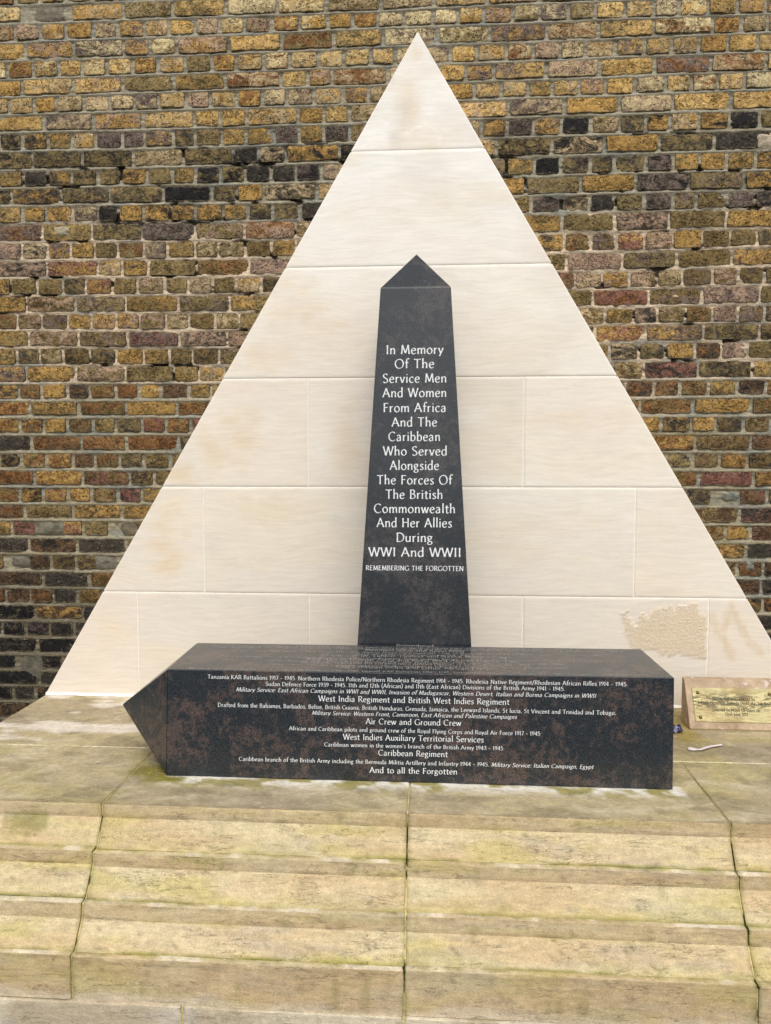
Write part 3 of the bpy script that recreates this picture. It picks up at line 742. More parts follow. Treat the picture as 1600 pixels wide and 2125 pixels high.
# rear row of top slabs
for a, c in ((-PX, -.47), (-.47, .47), (.47, PX)):
    s += 1
    nx = int((c - a) / .012); u = np.linspace(a + (.002 if a > -PX else 0), c - (.002 if c < PX else 0), nx); v = np.linspace(-.591, YS + .004, 50)
    X, Yv = np.meshgrid(u, v, indexing='ij'); Z = -.0005 + (fbm(X * 10, Yv * 14, 480, 3) - .5) * .003 - ((X == u[0]) | (X == u[-1]) | (Yv == v[0])) * .002
    C = top_paint(X, Yv, s); V = np.stack([X, Yv, Z], -1).reshape(-1, 3); nu, nv = X.shape; Fq = grid_faces(nu, nv)
    idx = np.arange(nu * nv).reshape(nu, nv); ring = list(idx[:, 0]) + list(idx[-1, 1:]) + list(idx[-2::-1, -1]) + list(idx[0, -2:0:-1])
    n0 = len(V); B = V[ring].copy(); B[:, 2] = -.06; V = np.vstack([V, B]); m = len(ring)
    sf = np.array([[ring[(k + 1) % m], n0 + (k + 1) % m, n0 + k, ring[k]] for k in range(m)])
    link('top_slab', mesh_np('top_slab', V, np.vstack([Fq, sf]), True, {'paint': np.vstack([C.reshape(-1, 3), C.reshape(-1, 3)[ring]])}, M_STEP), pl)
# base course in greyer stone
def base_paint(X, Yc, Zc, T, kind, lv, s):
    C = mixc(np.broadcast_to(lin(204, 192, 168), X.shape + (3,)).copy(), lin(182, 168, 144), sm(.4, .66, fbm(X * 4 + s, Zc * 6, 500 + s, 4)))
    C = mixc(C, lin(198, 190, 176), sm(.5, .7, fbm(X * 6, Zc * 8, 510, 4)) * .5)
    n = fbm(X * 24, Zc * 10, 520, 3)
    C = mixc(C, MOSS * .7, (1 - sm(.1, .9, T + (n - .5) * .7)) * sm(.45, .62, fbm(X * 3 + 1, X * 0, 530, 3)) * .8)
    return C
for a, c in ((-PX, -.618), (-.618, .0), (.0, .942), (.942, PX)):
    s += 1
    V, Fq, C = extrude_stone(a + .003, c - .003, [(-1.250, -.4685, 0), (-1.270, -.469, 1), (-1.273, GZ, 2)], 0, 4, s, painter=base_paint)
    link('base_stone', mesh_np('base_stone', V, Fq, True, {'paint': C}, M_STEP), pl)
# bedding mortar seen in the joints
def core_paint(X, Yc, Zc, T, kind, lv, s):
    n = fbm(X * 30 + 4, Zc * 26, 540, 3)
    C = mixc(np.broadcast_to(lin(206, 190, 130), X.shape + (3,)).copy(), lin(52, 50, 14), sm(.54, .64, n))
    return C
core = []
for lv in range(4):
    for y, z, T in PROF[lv][(1 if lv else 0):]:
        core.append((y + (.0055 if T else .0), z - (.0035 if T < 2 else .002), T))
core = [(-.3, -.0035, 0)] + core + [(-1.262, -.472, 2), (-1.266, -.475, 2), (-1.266, GZ, 2)]
V, Fq, C = extrude_stone(-PX + .01, PX - .01, core, 0, 5, 99, painter=core_paint, step=.012, closed_back=-.2)
V[:, 0] = V[:, 0]
link('bedding_mortar', mesh_np('bedding_mortar', V, Fq, True, {'paint': C}, M_MORTAR), pl)['kind'] = 'stuff'
def strip(name, pts, w, h, mat, parent):
    V, Fs = [], []
    for i, (x, y, z) in enumerate(pts):
        k = w * (.7 + .6 * random.random())
        V += [(x, y - k, z), (x, y, z + h), (x, y + k, z)]
    for i in range(len(pts) - 1):
        for j in range(2): Fs.append((i * 3 + j, (i + 1) * 3 + j, (i + 1) * 3 + j + 1, i * 3 + j + 1))
    return link(name, mesh_py(name, V, Fs, mat, True), parent)
b = NB('cream_pointing'); M_CREAM = b.done(b.mulc(lin(224, 214, 176), b.ramp(b.noise(b.pos, 50, 4, .7), .3, .7, .6, 1.1)), .9, None, .2)
strip('pointing', [(x, -.593, .0004) for x in np.arange(-PX + .01, PX, .02)], .0042, .0016, M_CREAM, pl)
# body of the plinth behind its facing, down to the ground, with side faces
def mat_side():
    b = NB('plinth_side'); return b.done(b.mulc(STONE2, b.ramp(b.noise(b.pos, 12, 6, .7), .3, .7, .75, 1.15)), .9, b.bump(b.noise(b.pos, 60, 5, .7), .004, .6), .2)
box('plinth_body', -PX + .012, PX - .012, -1.00, YW + .01, GZ, -.03, mat_side(), pl)

# ------------------------------------------------------------------ lettering: broad-nib strokes
GL = {}
def G(ch, adv, *st): GL[ch] = (adv, st)
L_ = lambda *p: ('L', p)
C_ = lambda *p: ('C', p)
G(' ', .34)
G('a', .56, C_((.08,.52),(.2,.64),(.34,.6),(.41,.44),(.41,0)), C_((.41,.38),(.2,.33),(.07,.2),(.11,.04),(.26,0),(.41,.14)))
G('b', .60, L_((.11,1.08),(.11,.02)), C_((.11,.44),(.24,.62),(.40,.62),(.51,.42),(.49,.15),(.34,0),(.11,.05)))
G('c', .50, C_((.45,.54),(.3,.64),(.13,.53),(.06,.32),(.14,.08),(.3,0),(.46,.09)))
G('d', .60, L_((.48,1.08),(.48,0)), C_((.48,.55),(.3,.64),(.12,.53),(.06,.28),(.15,.04),(.31,0),(.48,.17)))
G('e', .53, L_((.08,.35),(.46,.38)), C_((.46,.38),(.43,.57),(.28,.64),(.12,.53),(.06,.3),(.15,.06),(.31,0),(.47,.1)))
G('f', .36, C_((.42,1.0),(.32,1.08),(.2,.98),(.17,.8),(.17,0)), L_((.02,.62),(.36,.62)))
G('g', .54, C_((.24,.64),(.09,.56),(.07,.38),(.22,.27),(.37,.36),(.38,.55),(.24,.64)), C_((.16,.29),(.09,.19),(.2,.1),(.38,.05),(.46,-.09),(.36,-.25),(.18,-.28),(.05,-.2),(.07,-.06),(.2,.06)), L_((.37,.57),(.51,.63)))
G('h', .60, L_((.11,1.08),(.11,0)), C_((.11,.40),(.24,.59),(.38,.62),(.47,.48),(.48,0)))
G('i', .24, L_((.12,.64),(.12,0)), L_((.11,.93),(.13,.84)))
G('j', .24, C_((.13,.64),(.13,.05),(.1,-.18),(-.03,-.27)), L_((.12,.93),(.14,.84)))
G('k', .52, L_((.11,1.08),(.11,0)), L_((.43,.63),(.13,.32)), L_((.2,.38),(.5,0)))
G('l', .24, L_((.12,1.08),(.12,0)))
G('m', .90, L_((.11,.64),(.11,0)), C_((.11,.40),(.23,.59),(.35,.62),(.44,.48),(.45,0)), C_((.45,.40),(.57,.59),(.69,.62),(.78,.48),(.79,0)))
G('n', .60, L_((.11,.64),(.11,0)), C_((.11,.40),(.24,.59),(.38,.62),(.47,.48),(.48,0)))
G('o', .60, C_((.3,.64),(.13,.54),(.06,.32),(.13,.1),(.3,0),(.47,.1),(.54,.32),(.47,.54),(.3,.64)))
G('p', .60, L_((.11,.64),(.11,-.28)), C_((.11,.44),(.24,.62),(.40,.62),(.51,.42),(.49,.15),(.34,0),(.11,.05)))
G('r', .40, L_((.11,.64),(.11,0)), C_((.11,.38),(.22,.58),(.37,.62)))
G('s', .44, C_((.37,.55),(.24,.64),(.1,.54),(.16,.4),(.31,.27),(.37,.12),(.24,0),(.06,.07)))
G('t', .38, C_((.18,.84),(.17,.3),(.19,.06),(.28,0),(.38,.05)), L_((.02,.62),(.36,.62)))
G('u', .60, C_((.1,.64),(.1,.2),(.18,.03),(.33,.03),(.48,.2)), L_((.48,.64),(.48,0)))
G('v', .52, L_((.04,.64),(.25,.0)), L_((.48,.64),(.26,.0)))
G('w', .78, L_((.04,.64),(.22,.0)), L_((.40,.62),(.22,.0)), L_((.38,.64),(.56,.0)), L_((.74,.64),(.57,.0)))
G('x', .50, L_((.05,.64),(.46,0)), L_((.45,.64),(.04,0)))
G('y', .52, L_((.04,.64),(.26,.04)), L_((.49,.64),(.26,.02),(.12,-.27)))
G('z', .48, L_((.06,.61),(.43,.61)), L_((.43,.62),(.05,.02)), L_((.05,.03),(.45,.03)))
G('A', .78, L_((.03,0),(.38,1.0)), L_((.36,1.0),(.74,0)), L_((.16,.36),(.62,.36)))
G('B', .66, L_((.13,1.0),(.13,0)), C_((.13,.98),(.36,.98),(.5,.86),(.48,.64),(.32,.54),(.13,.53)), C_((.13,.53),(.4,.52),(.57,.38),(.56,.16),(.38,.03),(.13,.02)))
G('C', .78, C_((.70,.86),(.5,.99),(.25,.92),(.08,.68),(.08,.34),(.24,.08),(.48,0),(.72,.12)))
G('D', .82, L_((.13,1.0),(.13,0)), C_((.13,.98),(.4,.98),(.66,.82),(.76,.5),(.66,.18),(.4,.03),(.13,.02)))
G('E', .60, L_((.13,1.0),(.13,0)), L_((.13,.97),(.53,.97)), L_((.13,.53),(.47,.53)), L_((.13,.03),(.55,.03)))
G('F', .56, L_((.13,1.0),(.13,0)), L_((.13,.97),(.53,.97)), L_((.13,.52),(.46,.52)))
G('G', .84, C_((.73,.86),(.5,.99),(.25,.92),(.08,.68),(.08,.34),(.24,.08),(.5,0),(.74,.1)), L_((.74,.44),(.74,.08)))
G('H', .80, L_((.13,1.0),(.13,0)), L_((.67,1.0),(.67,0)), L_((.13,.53),(.67,.53)))
G('I', .30, L_((.15,1.0),(.15,0)))
G('J', .36, C_((.2,1.0),(.2,.2),(.17,-.06),(.0,-.18)))
G('K', .70, L_((.13,1.0),(.13,0)), L_((.60,1.0),(.15,.5)), L_((.24,.58),(.68,0)))
G('L', .56, L_((.13,1.0),(.13,0)), L_((.13,.03),(.54,.03)))
G('M', .96, L_((.10,0),(.18,1.0)), L_((.17,1.0),(.48,.12)), L_((.48,.1),(.78,1.0)), L_((.77,1.0),(.87,0)))
G('N', .84, L_((.13,0),(.13,1.0)), L_((.12,1.0),(.70,.0)), L_((.70,0),(.70,1.0)))
G('O', .92, C_((.46,.99),(.24,.92),(.09,.7),(.07,.46),(.14,.2),(.3,.03),(.46,.0),(.68,.07),(.83,.3),(.85,.54),(.78,.8),(.62,.96),(.46,.99)))
G('P', .62, L_((.13,1.0),(.13,0)), C_((.13,.98),(.38,.98),(.55,.84),(.54,.6),(.36,.46),(.13,.45)))
G('R', .70, L_((.13,1.0),(.13,0)), C_((.13,.98),(.38,.98),(.54,.84),(.53,.62),(.36,.5),(.13,.49)), L_((.32,.5),(.68,0)))
G('S', .60, C_((.50,.88),(.34,.99),(.15,.93),(.09,.74),(.2,.58),(.4,.45),(.52,.28),(.45,.07),(.26,0),(.08,.1)))
G('T', .70, L_((.02,.97),(.68,.97)), L_((.35,.97),(.35,0)))
G('U', .80, C_((.12,1.0),(.12,.36),(.2,.08),(.4,0),(.6,.08),(.68,.36),(.68,1.0)))
G('V', .74, L_((.03,1.0),(.37,0)), L_((.71,1.0),(.37,0)))
G('W', 1.06, L_((.03,1.0),(.29,0)), L_((.54,.96),(.29,0)), L_((.52,1.0),(.78,0)), L_((1.03,1.0),(.78,0)))
G('Y', .66, L_((.03,1.0),(.33,.5),(.33,0)), L_((.63,1.0),(.33,.5)))
G('Z', .64, L_((.06,.97),(.58,.97)), L_((.58,.97),(.05,.03)), L_((.05,.03),(.60,.03)))
G('0', .58, C_((.29,.98),(.12,.85),(.06,.5),(.12,.14),(.29,0),(.46,.14),(.52,.5),(.46,.85),(.29,.98)))
G('1', .34, L_((.18,.98),(.18,0)), L_((.05,.84),(.18,.97)))
G('2', .54, C_((.07,.82),(.22,.98),(.41,.92),(.44,.68),(.28,.38),(.06,.03)), L_((.06,.03),(.50,.03)))
G('3', .54, C_((.08,.88),(.26,.98),(.42,.88),(.4,.66),(.22,.54)), C_((.22,.54),(.44,.46),(.47,.2),(.3,.02),(.06,.06)))
G('4', .58, L_((.40,.98),(.04,.30)), L_((.04,.30),(.54,.30)), L_((.40,.98),(.40,0)))
G('5', .54, L_((.14,.96),(.46,.96)), L_((.14,.96),(.11,.56)), C_((.11,.56),(.36,.58),(.47,.36),(.4,.1),(.2,0),(.06,.05)))
G('6', .56, C_((.44,.95),(.2,.8),(.07,.45),(.12,.1),(.3,0),(.48,.14),(.46,.42),(.3,.54),(.1,.4)))
G('7', .50, L_((.05,.96),(.47,.96)), L_((.47,.96),(.17,0)))
G('8', .56, C_((.28,.98),(.12,.86),(.14,.64),(.42,.42),(.48,.18),(.28,0),(.08,.18),(.14,.42),(.42,.64),(.44,.86),(.28,.98)))
G('9', .56, C_((.12,.05),(.36,.2),(.49,.55),(.44,.88),(.27,.98),(.09,.84),(.1,.58),(.26,.46),(.46,.58)))
G('.', .22, L_((.10,.10),(.12,.0)))
G(',', .22, L_((.13,.10),(.06,-.12)))
G(':', .24, L_((.11,.10),(.13,.0)), L_((.11,.60),(.13,.50)))
G('-', .44, L_((.06,.36),(.38,.36)))
G('/', .44, L_((.02,-.08),(.40,1.05)))
G('(', .32, C_((.28,1.1),(.1,.8),(.07,.4),(.13,.05),(.28,-.2)))
G(')', .32, C_((.04,1.1),(.22,.8),(.25,.4),(.19,.05),(.04,-.2)))
G("'", .18, L_((.09,1.06),(.07,.84)))
G('"', .30, L_((.09,1.06),(.08,.84)), L_((.20,1.06),(.19,.84)))
def catmull(P, n):
    P = np.array(P, float); out = []
    Q = np.vstack([2 * P[0] - P[1], P, 2 * P[-1] - P[-2]])
    if np.allclose(P[0], P[-1]): Q[0] = P[-2]; Q[-1] = P[1]
    for i in range(len(P) - 1):
        a, b_, c, d = Q[i], Q[i + 1], Q[i + 2], Q[i + 3]
        for k in range(n):
            t = k / n; out.append(.5 * ((2 * b_) + (c - a) * t + (2 * a - 5 * b_ + 4 * c - d) * t * t + (3 * b_ - a - 3 * c + d) * t ** 3))
    out.append(P[-1]); return np.array(out)
NIB = np.array([math.cos(math.radians(22)), math.sin(math.radians(22))])
_cache = {}
def glyph(ch, n, tmin, tmax):
    key = (ch, n, tmin, tmax)
    if key in _cache: return _cache[key]
    adv, sts = GL.get(ch, GL[' ']); out = []
    for typ, P in sts:
        P = catmull(P, n) if typ == 'C' else (np.array(P, float) if len(P) > 2 else np.linspace(P[0], P[1], 4))
        T = np.gradient(P, axis=0); T /= (np.linalg.norm(T, axis=1)[:, None] + 1e-9)
        N = np.stack([-T[:, 1], T[:, 0]], 1)
        th = tmin + (tmax - tmin) * np.abs(T[:, 0] * NIB[1] - T[:, 1] * NIB[0])
        sarc = np.concatenate([[0], np.cumsum(np.linalg.norm(np.diff(P, axis=0), axis=1))]); Lt = sarc[-1]
        fl = np.maximum(np.clip(1 - sarc / .16, 0, 1), np.clip(1 - (Lt - sarc) / .16, 0, 1))
        if Lt > .3: th = th * (1 + .30 * fl ** 2)
        out.append((P + N * th[:, None] / 2, P - N * th[:, None] / 2))
    _cache[key] = (adv, out); return _cache[key]
def text_width(t, sp): return sum(GL.get(c, GL[' '])[0] + sp for c in t) - sp
def text_mesh(name, runs, p0, p1, up, nrm, cap, mat, n=4, tmin=.055, tmax=.135, sp=.05, parent=None, lift=.0004):
    """runs: [(text, italic)] laid from p0 to p1 (baseline ends), cap height in metres"""
    p0 = np.array(p0, float); p1 = np.array(p1, float); up = np.array(up, float); nrm = np.array(nrm, float)
    tot = sum(text_width(t, sp) + sp for t, _ in runs) - sp
    dx = (p1 - p0) / tot; uu = up * cap
    V, Fs = [], []; x = 0; k = 0
    for t, it in runs:
        for ch in t:
            adv, sts = glyph(ch, n, tmin, tmax)
            for A, B in sts:
                o = len(V); z = nrm * (lift + .00005 * (k % 7)); k += 1
                for P in (A, B):
                    for a, b_ in P:
                        V.append(p0 + dx * (x + a + (b_ * .22 if it else 0)) + uu * b_ + z)
                m = len(A)
                for j in range(m - 1): Fs.append((o + j, o + m + j, o + m + j + 1, o + j + 1))
            x += adv + sp
    return link(name, mesh_np(name, np.array(V), np.array(Fs), False, None, mat), parent)

# ------------------------------------------------------------------ bevelled solids
def bevel_mesh(me, w, seg=2):
    import bmesh
    bm = bmesh.new(); bm.from_mesh(me); bmesh.ops.recalc_face_normals(bm, faces=bm.faces)
    es = [e for e in bm.edges if len(e.link_faces) == 2 and e.calc_face_angle(0) > .05]
    bmesh.ops.bevel(bm, geom=es, offset=w, segments=seg, profile=.5, affect='EDGES'); bm.to_mesh(me); bm.free(); me.update()
    return me

# standing obelisk
ob = thing('standing_obelisk', 'tall dark granite obelisk with a pointed top and white inscription, upright against the pyramid', 'obelisk')
OCX = .0035; HB, HT, ZS, ZA = .2370, .1325, 1.7050, 1.8640
SL = (HB - HT) / ZS
yf0 = -.455; OCY = yf0 + HB
V = [(OCX - HB, OCY - HB, 0), (OCX + HB, OCY - HB, 0), (OCX + HB, OCY + HB - .022, 0), (OCX - HB, OCY + HB - .022, 0),
     (OCX - HT, OCY - HT, ZS), (OCX + HT, OCY - HT, ZS), (OCX + HT, OCY + HT, ZS), (OCX - HT, OCY + HT, ZS)]
me = mesh_py('shaft', V, [(0, 1, 5, 4), (1, 2, 6, 5), (2, 3, 7, 6), (3, 0, 4, 7), (4, 5, 6, 7), (3, 2, 1, 0)], M_GRAN2)
link('shaft', bevel_mesh(me, .0018), ob)
V = [(OCX - HT, OCY - HT, 0), (OCX + HT, OCY - HT, 0), (OCX + HT, OCY + HT, 0), (OCX - HT, OCY + HT, 0), (OCX, OCY, ZA - ZS)]
V = [(x, y, z + ZS + .0006) for x, y, z in V]
me = mesh_py('pointed_cap', V, [(0, 1, 4), (1, 2, 4), (2, 3, 4), (3, 0, 4), (3, 2, 1, 0)], M_GRAN2)
link('pointed_cap', bevel_mesh(me, .0025), ob)
def on_face(x, y):          # point of the sloping front face seen at a pixel
    d = FW * F + RT * (x - 800) - UP * (y - 1062.5)
    n_ = np.array([0, -1.0, SL]); p = np.array([0, yf0, 0.])
    t = ((p - CAM) @ n_) / (d @ n_); return CAM + t * d
upf = np.array([0, SL, 1.0]); upf /= np.linalg.norm(upf); nf = np.array([0, -1.0, SL]); nf /= np.linalg.norm(nf)
LINES = [("In Memory", 801, 920, 734.5), ("Of The", 819, 901, 764), ("Service Men", 794, 927, 794), ("And Women", 794, 927, 824), ("From Africa", 795, 926, 855), ("And The", 813, 907, 885),
         ("Caribbean", 806, 914, 915), ("Who Served", 795, 928, 945), ("Alongside", 809, 911, 975), ("The Forces Of", 782, 938, 1005), ("The British", 800, 919, 1035), ("Commonwealth", 776, 945, 1064.5),
         ("And Her Allies", 782, 938, 1094), ("During", 822, 898, 1124.5), ("WWI And WWII", 765, 957, 1155)]
for t, xa, xb, yb in LINES:
    a, c = on_face(xa, yb), on_face(xb, yb)
    zz = (a[2] + c[2]) / 2; a[2] = c[2] = zz; a[1] = c[1] = yf0 + SL * zz
    text_mesh('inscription_line', [(t, False)], a, c, upf, nf, .0340, M_TEXT, n=5, sp=.09, tmin=.055, tmax=.125, parent=ob)
a, c = on_face(759, 1184), on_face(962, 1184); a[2] = c[2] = (a[2] + c[2]) / 2
text_mesh('inscription_line', [("REMEMBERING THE FORGOTTEN", False)], a, c, upf, nf, .0178, M_TEXT, n=4, sp=.08, tmin=.06, tmax=.14, parent=ob)

# fallen obelisk
fo = thing('fallen_obelisk', 'dark granite obelisk lying on its side on the plinth, covered in white inscriptions', 'obelisk')
yF, yB = -.830, -.462
V = [(-.8139, yF, .002), (.8433, yF, .002), (.8390, yB, .002), (-.8250, yB, .002), (-.8021, yF, .3625), (.8395, yF, .3654), (.8345, yB, .3654), (-.8200, yB, .3625)]
me = mesh_py('shaft', V, [(0, 1, 5, 4), (1, 2, 6, 5), (2, 3, 7, 6), (3, 0, 4, 7), (4, 5, 6, 7), (3, 2, 1, 0)], M_GRAN)
link('shaft', bevel_mesh(me, .0022), fo)
tip = (-1.040, -.646, .178)
V = [V[0], V[3], V[7], V[4]]; V = [(x - .0006, y, z) for x, y, z in V] + [tip]
me = mesh_py('pointed_cap', V, [(0, 1, 4), (1, 2, 4), (2, 3, 4), (3, 0, 4), (3, 2, 1, 0)], M_GRAN)
link('pointed_cap', bevel_mesh(me, .0035), fo)
FL = [([("Tanzania KAR Battalions 1917 - 1945. Northern Rhodesia Police/Northern Rhodesia Regiment 1914 - 1945. Rhodesia Native Regiment/Rhodesian African Rifles 1914 - 1945.", 0)], 431, 1408, 1302, 1424, .0140),
 ([("Sudan Defence Force 1939 - 1945. 11th and 12th (African) and 11th (East African) Divisions of the British Army 1941 - 1945.", 0)], 551, 1423, 1172, 1433.6, .0138),
 ([("Military Service: East African Campaigns in WWI and WWII, Invasion of Madagascar, Western Desert, Italian and Burma Campaigns in WWII", 1)], 490, 1434.5, 1236, 1448, .0138),
 ([("West India Regiment and British West Indies Regiment", 0)], 661, 1455, 1057, 1462.5, .0190),
 ([("Drafted from the Bahamas, Barbados, Belize, British Guiana, British Honduras, Grenada, Jamaica, the Leeward Islands, St lucia, St Vincent and Trinidad and Tobago.", 0)], 452, 1466.5, 1278, 1483.5, .0140),
 ([("Military Service: Western Front, Cameroon, East African and Palestine Campaigns", 1)], 647, 1483, 1072, 1491.7, .0138),
 ([("Air Crew and Ground Crew", 0)], 759, 1502.5, 957, 1506, .0190),
 ([("African and Caribbean pilots and ground crew of the Royal Flying Corps and Royal Air Force 1917 - 1945", 0)], 600, 1515, 1121, 1526.5, .0138),
 ([("West Indies Auxiliary Territorial Services", 0)], 712, 1534.5, 1004, 1540.5, .0190),
 ([("Caribbean women in the women's branch of the British Army 1943 - 1945", 0)], 673, 1548.5, 1044, 1557, .0138),
 ([("Caribbean Regiment", 0)], 785, 1567.5, 929, 1571, .0190),
 ([("Caribbean branch of the British Army including the Bermuda Militia Artillery and Infantry 1944 - 1945.", 0), (" Military Service: Italian Campaign, Egypt", 1)], 496, 1578.5, 1231, 1595.5, .0138),
 ([("And to all the Forgotten", 0)], 767, 1603.5, 949, 1607, .0190)]
for runs, xa, ya, xb, yb, cap in FL:
    a, c = at(xa, ya, 1, yF), at(xb, yb, 1, yF)
    text_mesh('inscription_line', runs, a, c, (0, 0, 1), (0, -1, 0), cap * (1.0 if len(runs[0][0]) < 60 and len(runs) == 1 else .95), M_TEXT, n=3, tmin=.055, tmax=.125, sp=.07, parent=fo)
TL = [([("Remembered", 0)], 822, 1340.5, 900, 1341.5, .036),
 ([("Africa and its Diaspora has been part of Britain's Military history since Roman times. From the North African legion stationed at Hadrian's Wall in the 2nd century to the descendants of the", 0)], 438, 1340, 1302, 1351.5, .024),
 ([("Windrush Generation. This fallen stone is in honour of those service personnel from Africa and the Caribbean who aided the United Kingdom then, in the past and to this day.", 0)], 441, 1343, 1296, 1354.5, .024),
 ([("Merchant Navy and Royal Navy", 0)], 757, 1350.5, 965, 1353, .036),
 ([("African and Caribbean Merchant Navy seamen 1914 - 1945. Nigerian Marine Department 1914 - 1918. SS Mendi 1917. Trinidad Royal Navy Volunteer Reserve 1939 - 1945.", 0)], 481, 1350.5, 1254, 1362, .024),
 ([("African and Caribbean Royal Navy seamen 1914 - 1945", 0)], 734, 1358.5, 975, 1361.5, .024),
 ([("African Carrier, Labour, Pioneer and Native Military Corps", 0)], 664, 1361, 1062, 1366, .036),
 ([("Over 1,000,000 men 1914 - 1945. Provided in the two World Wars from Botswana, Kenya, Lesotho, Malawi, South Africa, Swaziland, Tanzania, Uganda, Zambia and Zimbabwe", 0)], 453, 1362.5, 1282, 1374.5, .024),
 ([("West African Frontier Force and Royal West African Frontier Force", 0)], 633, 1369, 1085, 1375, .036),
 ([("Gambia Regiment 1914 - 1918. Gold Coast Regiment 1914 - 1918. Nigeria Regiment 1914 - 1918. Sierra Leone Regiment 1914 - 1918.", 0)], 556, 1371.5, 1171, 1380.5, .024),
 ([("11th and 12th (African) and 81st and 82nd (West African) Divisions of the British Army 1941 - 1945", 0)], 622, 1375.5, 1100, 1383, .024),
 ([("Military service: Togoland, Cameroon and East African Campaigns in WWI and East African and Burma Campaigns in WWII", 1)], 551, 1379, 1180, 1388.5, .024),
 ([("King's African Rifles and Other African Forces", 0)], 696, 1385, 1025, 1390, .036),
 ([("Malawi KAR Battalions 1914 - 1945, Kenya KAR Battalions 1914 - 1945, Uganda KAR Battalions 1914 - 1945, Somaliland Camel Corps/Scouts 1914 - 1945, Ethiopian Irregulars 1939 - 1945", 0)], 390, 1387.5, 1348, 1403.5, .024)]
for runs, xa, ya, xb, yb, cap in TL:
    a, c = at(xa, ya, 2, .3645), at(xb, yb, 2, .3660)
    a[2] = .3625 + (a[0] + .802) / 1.6416 * .0029; c[2] = .3625 + (c[0] + .802) / 1.6416 * .0029
    text_mesh('inscription_line', runs, a, c, (0, 1, 0), (0, 0, 1), cap * .82, M_TEXT2, n=3, tmin=.065, tmax=.10, parent=fo)

# ------------------------------------------------------------------ plaque on its wedge
pk = thing('plaque_stand', 'small wedge of pinkish stone carrying a scratched brass plaque beside the fallen obelisk', 'plaque')
xa, xb = 1.081, 1.428
ybk, ytf, yfb, zt, zb = -.165, -.192, -.276, .1810, .006
V = [(xa, yfb, zb), (xb, yfb, zb), (xb, ybk, zb), (xa, ybk, zb), (xa, ytf, zt), (xb, ytf, zt), (xb, ybk, zt + .003), (xa, ybk, zt + .003)]
def mat_wedge():
    b = NB('pink_sandstone'); a_ = b.noise(b.pos, 30, 5, .7); c_ = b.noise(b.pos, 9, 3, .5)
    col = b.mix(b.ramp(c_, .4, .65), lin(186, 164, 138), lin(164, 142, 116)); col = b.mulc(col, b.ramp(a_, .3, .7, .82, 1.14))
    col = b.mix(b.math('MULTIPLY', b.ramp(b.noise(b.pos, 22, 3, .6), .60, .68), .6), col, lin(222, 210, 206))
    return b.done(col, .85, b.bump(a_, .002, .7), .25)
me = mesh_py('stone_wedge', V, [(0, 1, 5, 4), (1, 2, 6, 5), (2, 3, 7, 6), (3, 0, 4, 7), (4, 5, 6, 7), (3, 2, 1, 0)], mat_wedge())
link('stone_wedge', bevel_mesh(me, .003), pk)
b = NB('bed_of_mortar'); link('mortar_bed', bevel_mesh(box('mortar_bed_', xa + .003, xb - .003, yfb + .006, ybk, -.002, .007, b.done(lin(190, 176, 130), .9)).data, .001), pk)
bpy.data.objects.remove(bpy.data.objects['mortar_bed_'])
SLW = (ytf - yfb) / (zt - zb)
upw = np.array([0, SLW, 1.]); upw /= np.linalg.norm(upw); nw = np.array([0, -1., SLW]); nw /= np.linalg.norm(nw)
def on_wedge(x, y):
    d = FW * F + RT * (x - 800) - UP * (y - 1062.5); p = np.array([0, yfb, zb]) + nw * .0
    t = ((p - CAM) @ nw) / (d @ nw); return CAM + t * d
c0, c1 = on_wedge(1434.5, 1427), on_wedge(1444.5, 1497.5)
px0 = (c0[0] + c1[0]) / 2 ; zt_, zb_ = c0[2], c1[2]
px0 = on_wedge(1439, 1462)[0]; px1 = px0 + .318
def wp(x, z, h): return np.array([x, yfb + SLW * (z - zb), z]) + nw * h
V = [wp(px0, zb_, .0003), wp(px1, zb_, .0003), wp(px1, zt_, .0003), wp(px0, zt_, .0003)]; V += [v + nw * .003 for v in V]
me = mesh_py('brass_plate', V, [(4, 5, 6, 7), (0, 1, 5, 4), (1, 2, 6, 5), (2, 3, 7, 6), (3, 0, 4, 7)], M_BRASS)
bp = link('brass_plate', bevel_mesh(me, .0006, 1), pk)
for xr_, zr_ in ((px0 + .0205, zt_ - .018), (px0 + .0205, zb_ + .015), (px1 - .0205, zt_ - .018), (px1 - .0205, zb_ + .015)):
    Vr, Fr = [], []; na = 14
    c = wp(xr_, zr_, .0032); e1 = np.array([1., 0, 0]); e2 = upw
    for i in range(5):
        th = i / 5 * math.pi / 2
        for j in range(na):
            a_ = 2 * math.pi * j / na; Vr.append(c + (e1 * math.cos(a_) + e2 * math.sin(a_)) * .0072 * math.cos(th) + nw * .005 * math.sin(th))
    Vr.append(c + nw * .005)
    for i in range(4):
        for j in range(na): Fr.append((i * na + j, i * na + (j + 1) % na, (i + 1) * na + (j + 1) % na, (i + 1) * na + j))
    for j in range(na): Fr.append((4 * na + j, 4 * na + (j + 1) % na, 5 * na))
    link('rivet', mesh_py('rivet', Vr, Fr, M_RIVET, True), bp)
for t, xa_, xb_, y_, cp in (("Researched and Designed by", 1478, 1566, 1452.5, .0115), ("Johnny Alexander Bubeula Dodd aka \"Jak Beula\"", 1448, 1605, 1460.5, .0115), ("Unveiled by Major LB Davis on", 1477, 1577, 1476, .0115), ("22nd June 2017", 1504, 1552, 1485, .0115)):
    a, c = on_wedge(xa_, y_), on_wedge(xb_, y_ + (xb_ - xa_) * .02); z_ = (a[2] + c[2]) / 2
    text_mesh('inscription_line', [(t, 0)], wp(a[0], z_, .0033), wp(c[0], z_, .0033), upw, nw, cp, M_INK, n=3, tmin=.08, tmax=.16, parent=bp)

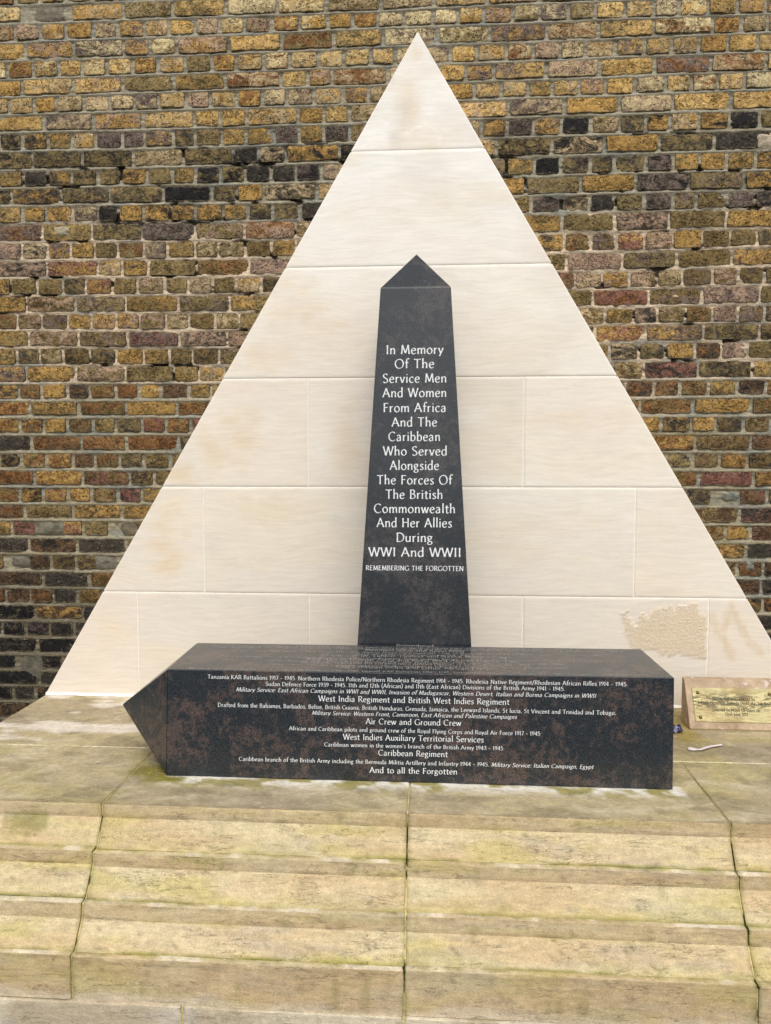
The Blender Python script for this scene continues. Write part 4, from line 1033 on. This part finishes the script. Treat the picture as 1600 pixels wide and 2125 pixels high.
# ------------------------------------------------------------------ litter on the plinth
def ribbon(pts, w, h):
    V, Fs = [], []
    P = catmull(pts, 4)
    T = np.gradient(P[:, :2], axis=0); T /= np.linalg.norm(T, axis=1)[:, None] + 1e-9
    for i, p in enumerate(P):
        n_ = np.array([-T[i, 1], T[i, 0], 0]); ww = np.interp(i / (len(P) - 1), [0, .12, .25, .4, 1], w)
        for a_, z_ in ((-1, 0), (-.5, h), (.5, h), (1, 0)): V.append(p + n_ * a_ * ww + np.array([0, 0, z_]))
    for i in range(len(P) - 1):
        for j in range(4): Fs.append((i * 4 + j, i * 4 + (j + 1) % 4, (i + 1) * 4 + (j + 1) % 4, (i + 1) * 4 + j))
    Fs.append((0, 1, 2, 3)); Fs.append(tuple(4 * (len(P) - 1) + k for k in (3, 2, 1, 0)))
    return V, Fs
fk = [at(1427, 1553, 2, .003), at(1434, 1554, 2, .004), at(1448, 1556, 2, .005), at(1456, 1555, 2, .007), at(1472, 1550, 2, .007), at(1497, 1546, 2, .004)]
V, Fs = ribbon(fk, [.003, .017, .016, .0045, .0060], .0035)
pf = link('plastic_spoon', mesh_py('plastic_spoon', V, Fs, M_PLAST, True)); pf['label'] = 'dirty white broken plastic spoon lying on the plinth below the brass plaque'; pf['category'] = 'litter'
c = at(1403, 1516, 2, .0); V, Fs = [], []
nn = 7
for i in range(nn):
    for j in range(nn):
        u, v = i / (nn - 1) - .5, j / (nn - 1) - .5
        V.append((c[0] + u * .046 + v * .01, c[1] + v * .075 + u * .012, .003 + .009 * abs(math.sin(u * 7 + v * 4)) + .002 * random.random()))
for i in range(nn - 1):
    for j in range(nn - 1): Fs.append((i * nn + j, (i + 1) * nn + j, (i + 1) * nn + j + 1, i * nn + j + 1))
wr = link('sweet_wrapper', mesh_py('sweet_wrapper', V, Fs, M_WRAP)); wr['label'] = 'crumpled dark blue and silver wrapper beside the end of the fallen obelisk'; wr['category'] = 'litter'
md = wr.modifiers.new('thick', 'SOLIDIFY'); md.thickness = .0006
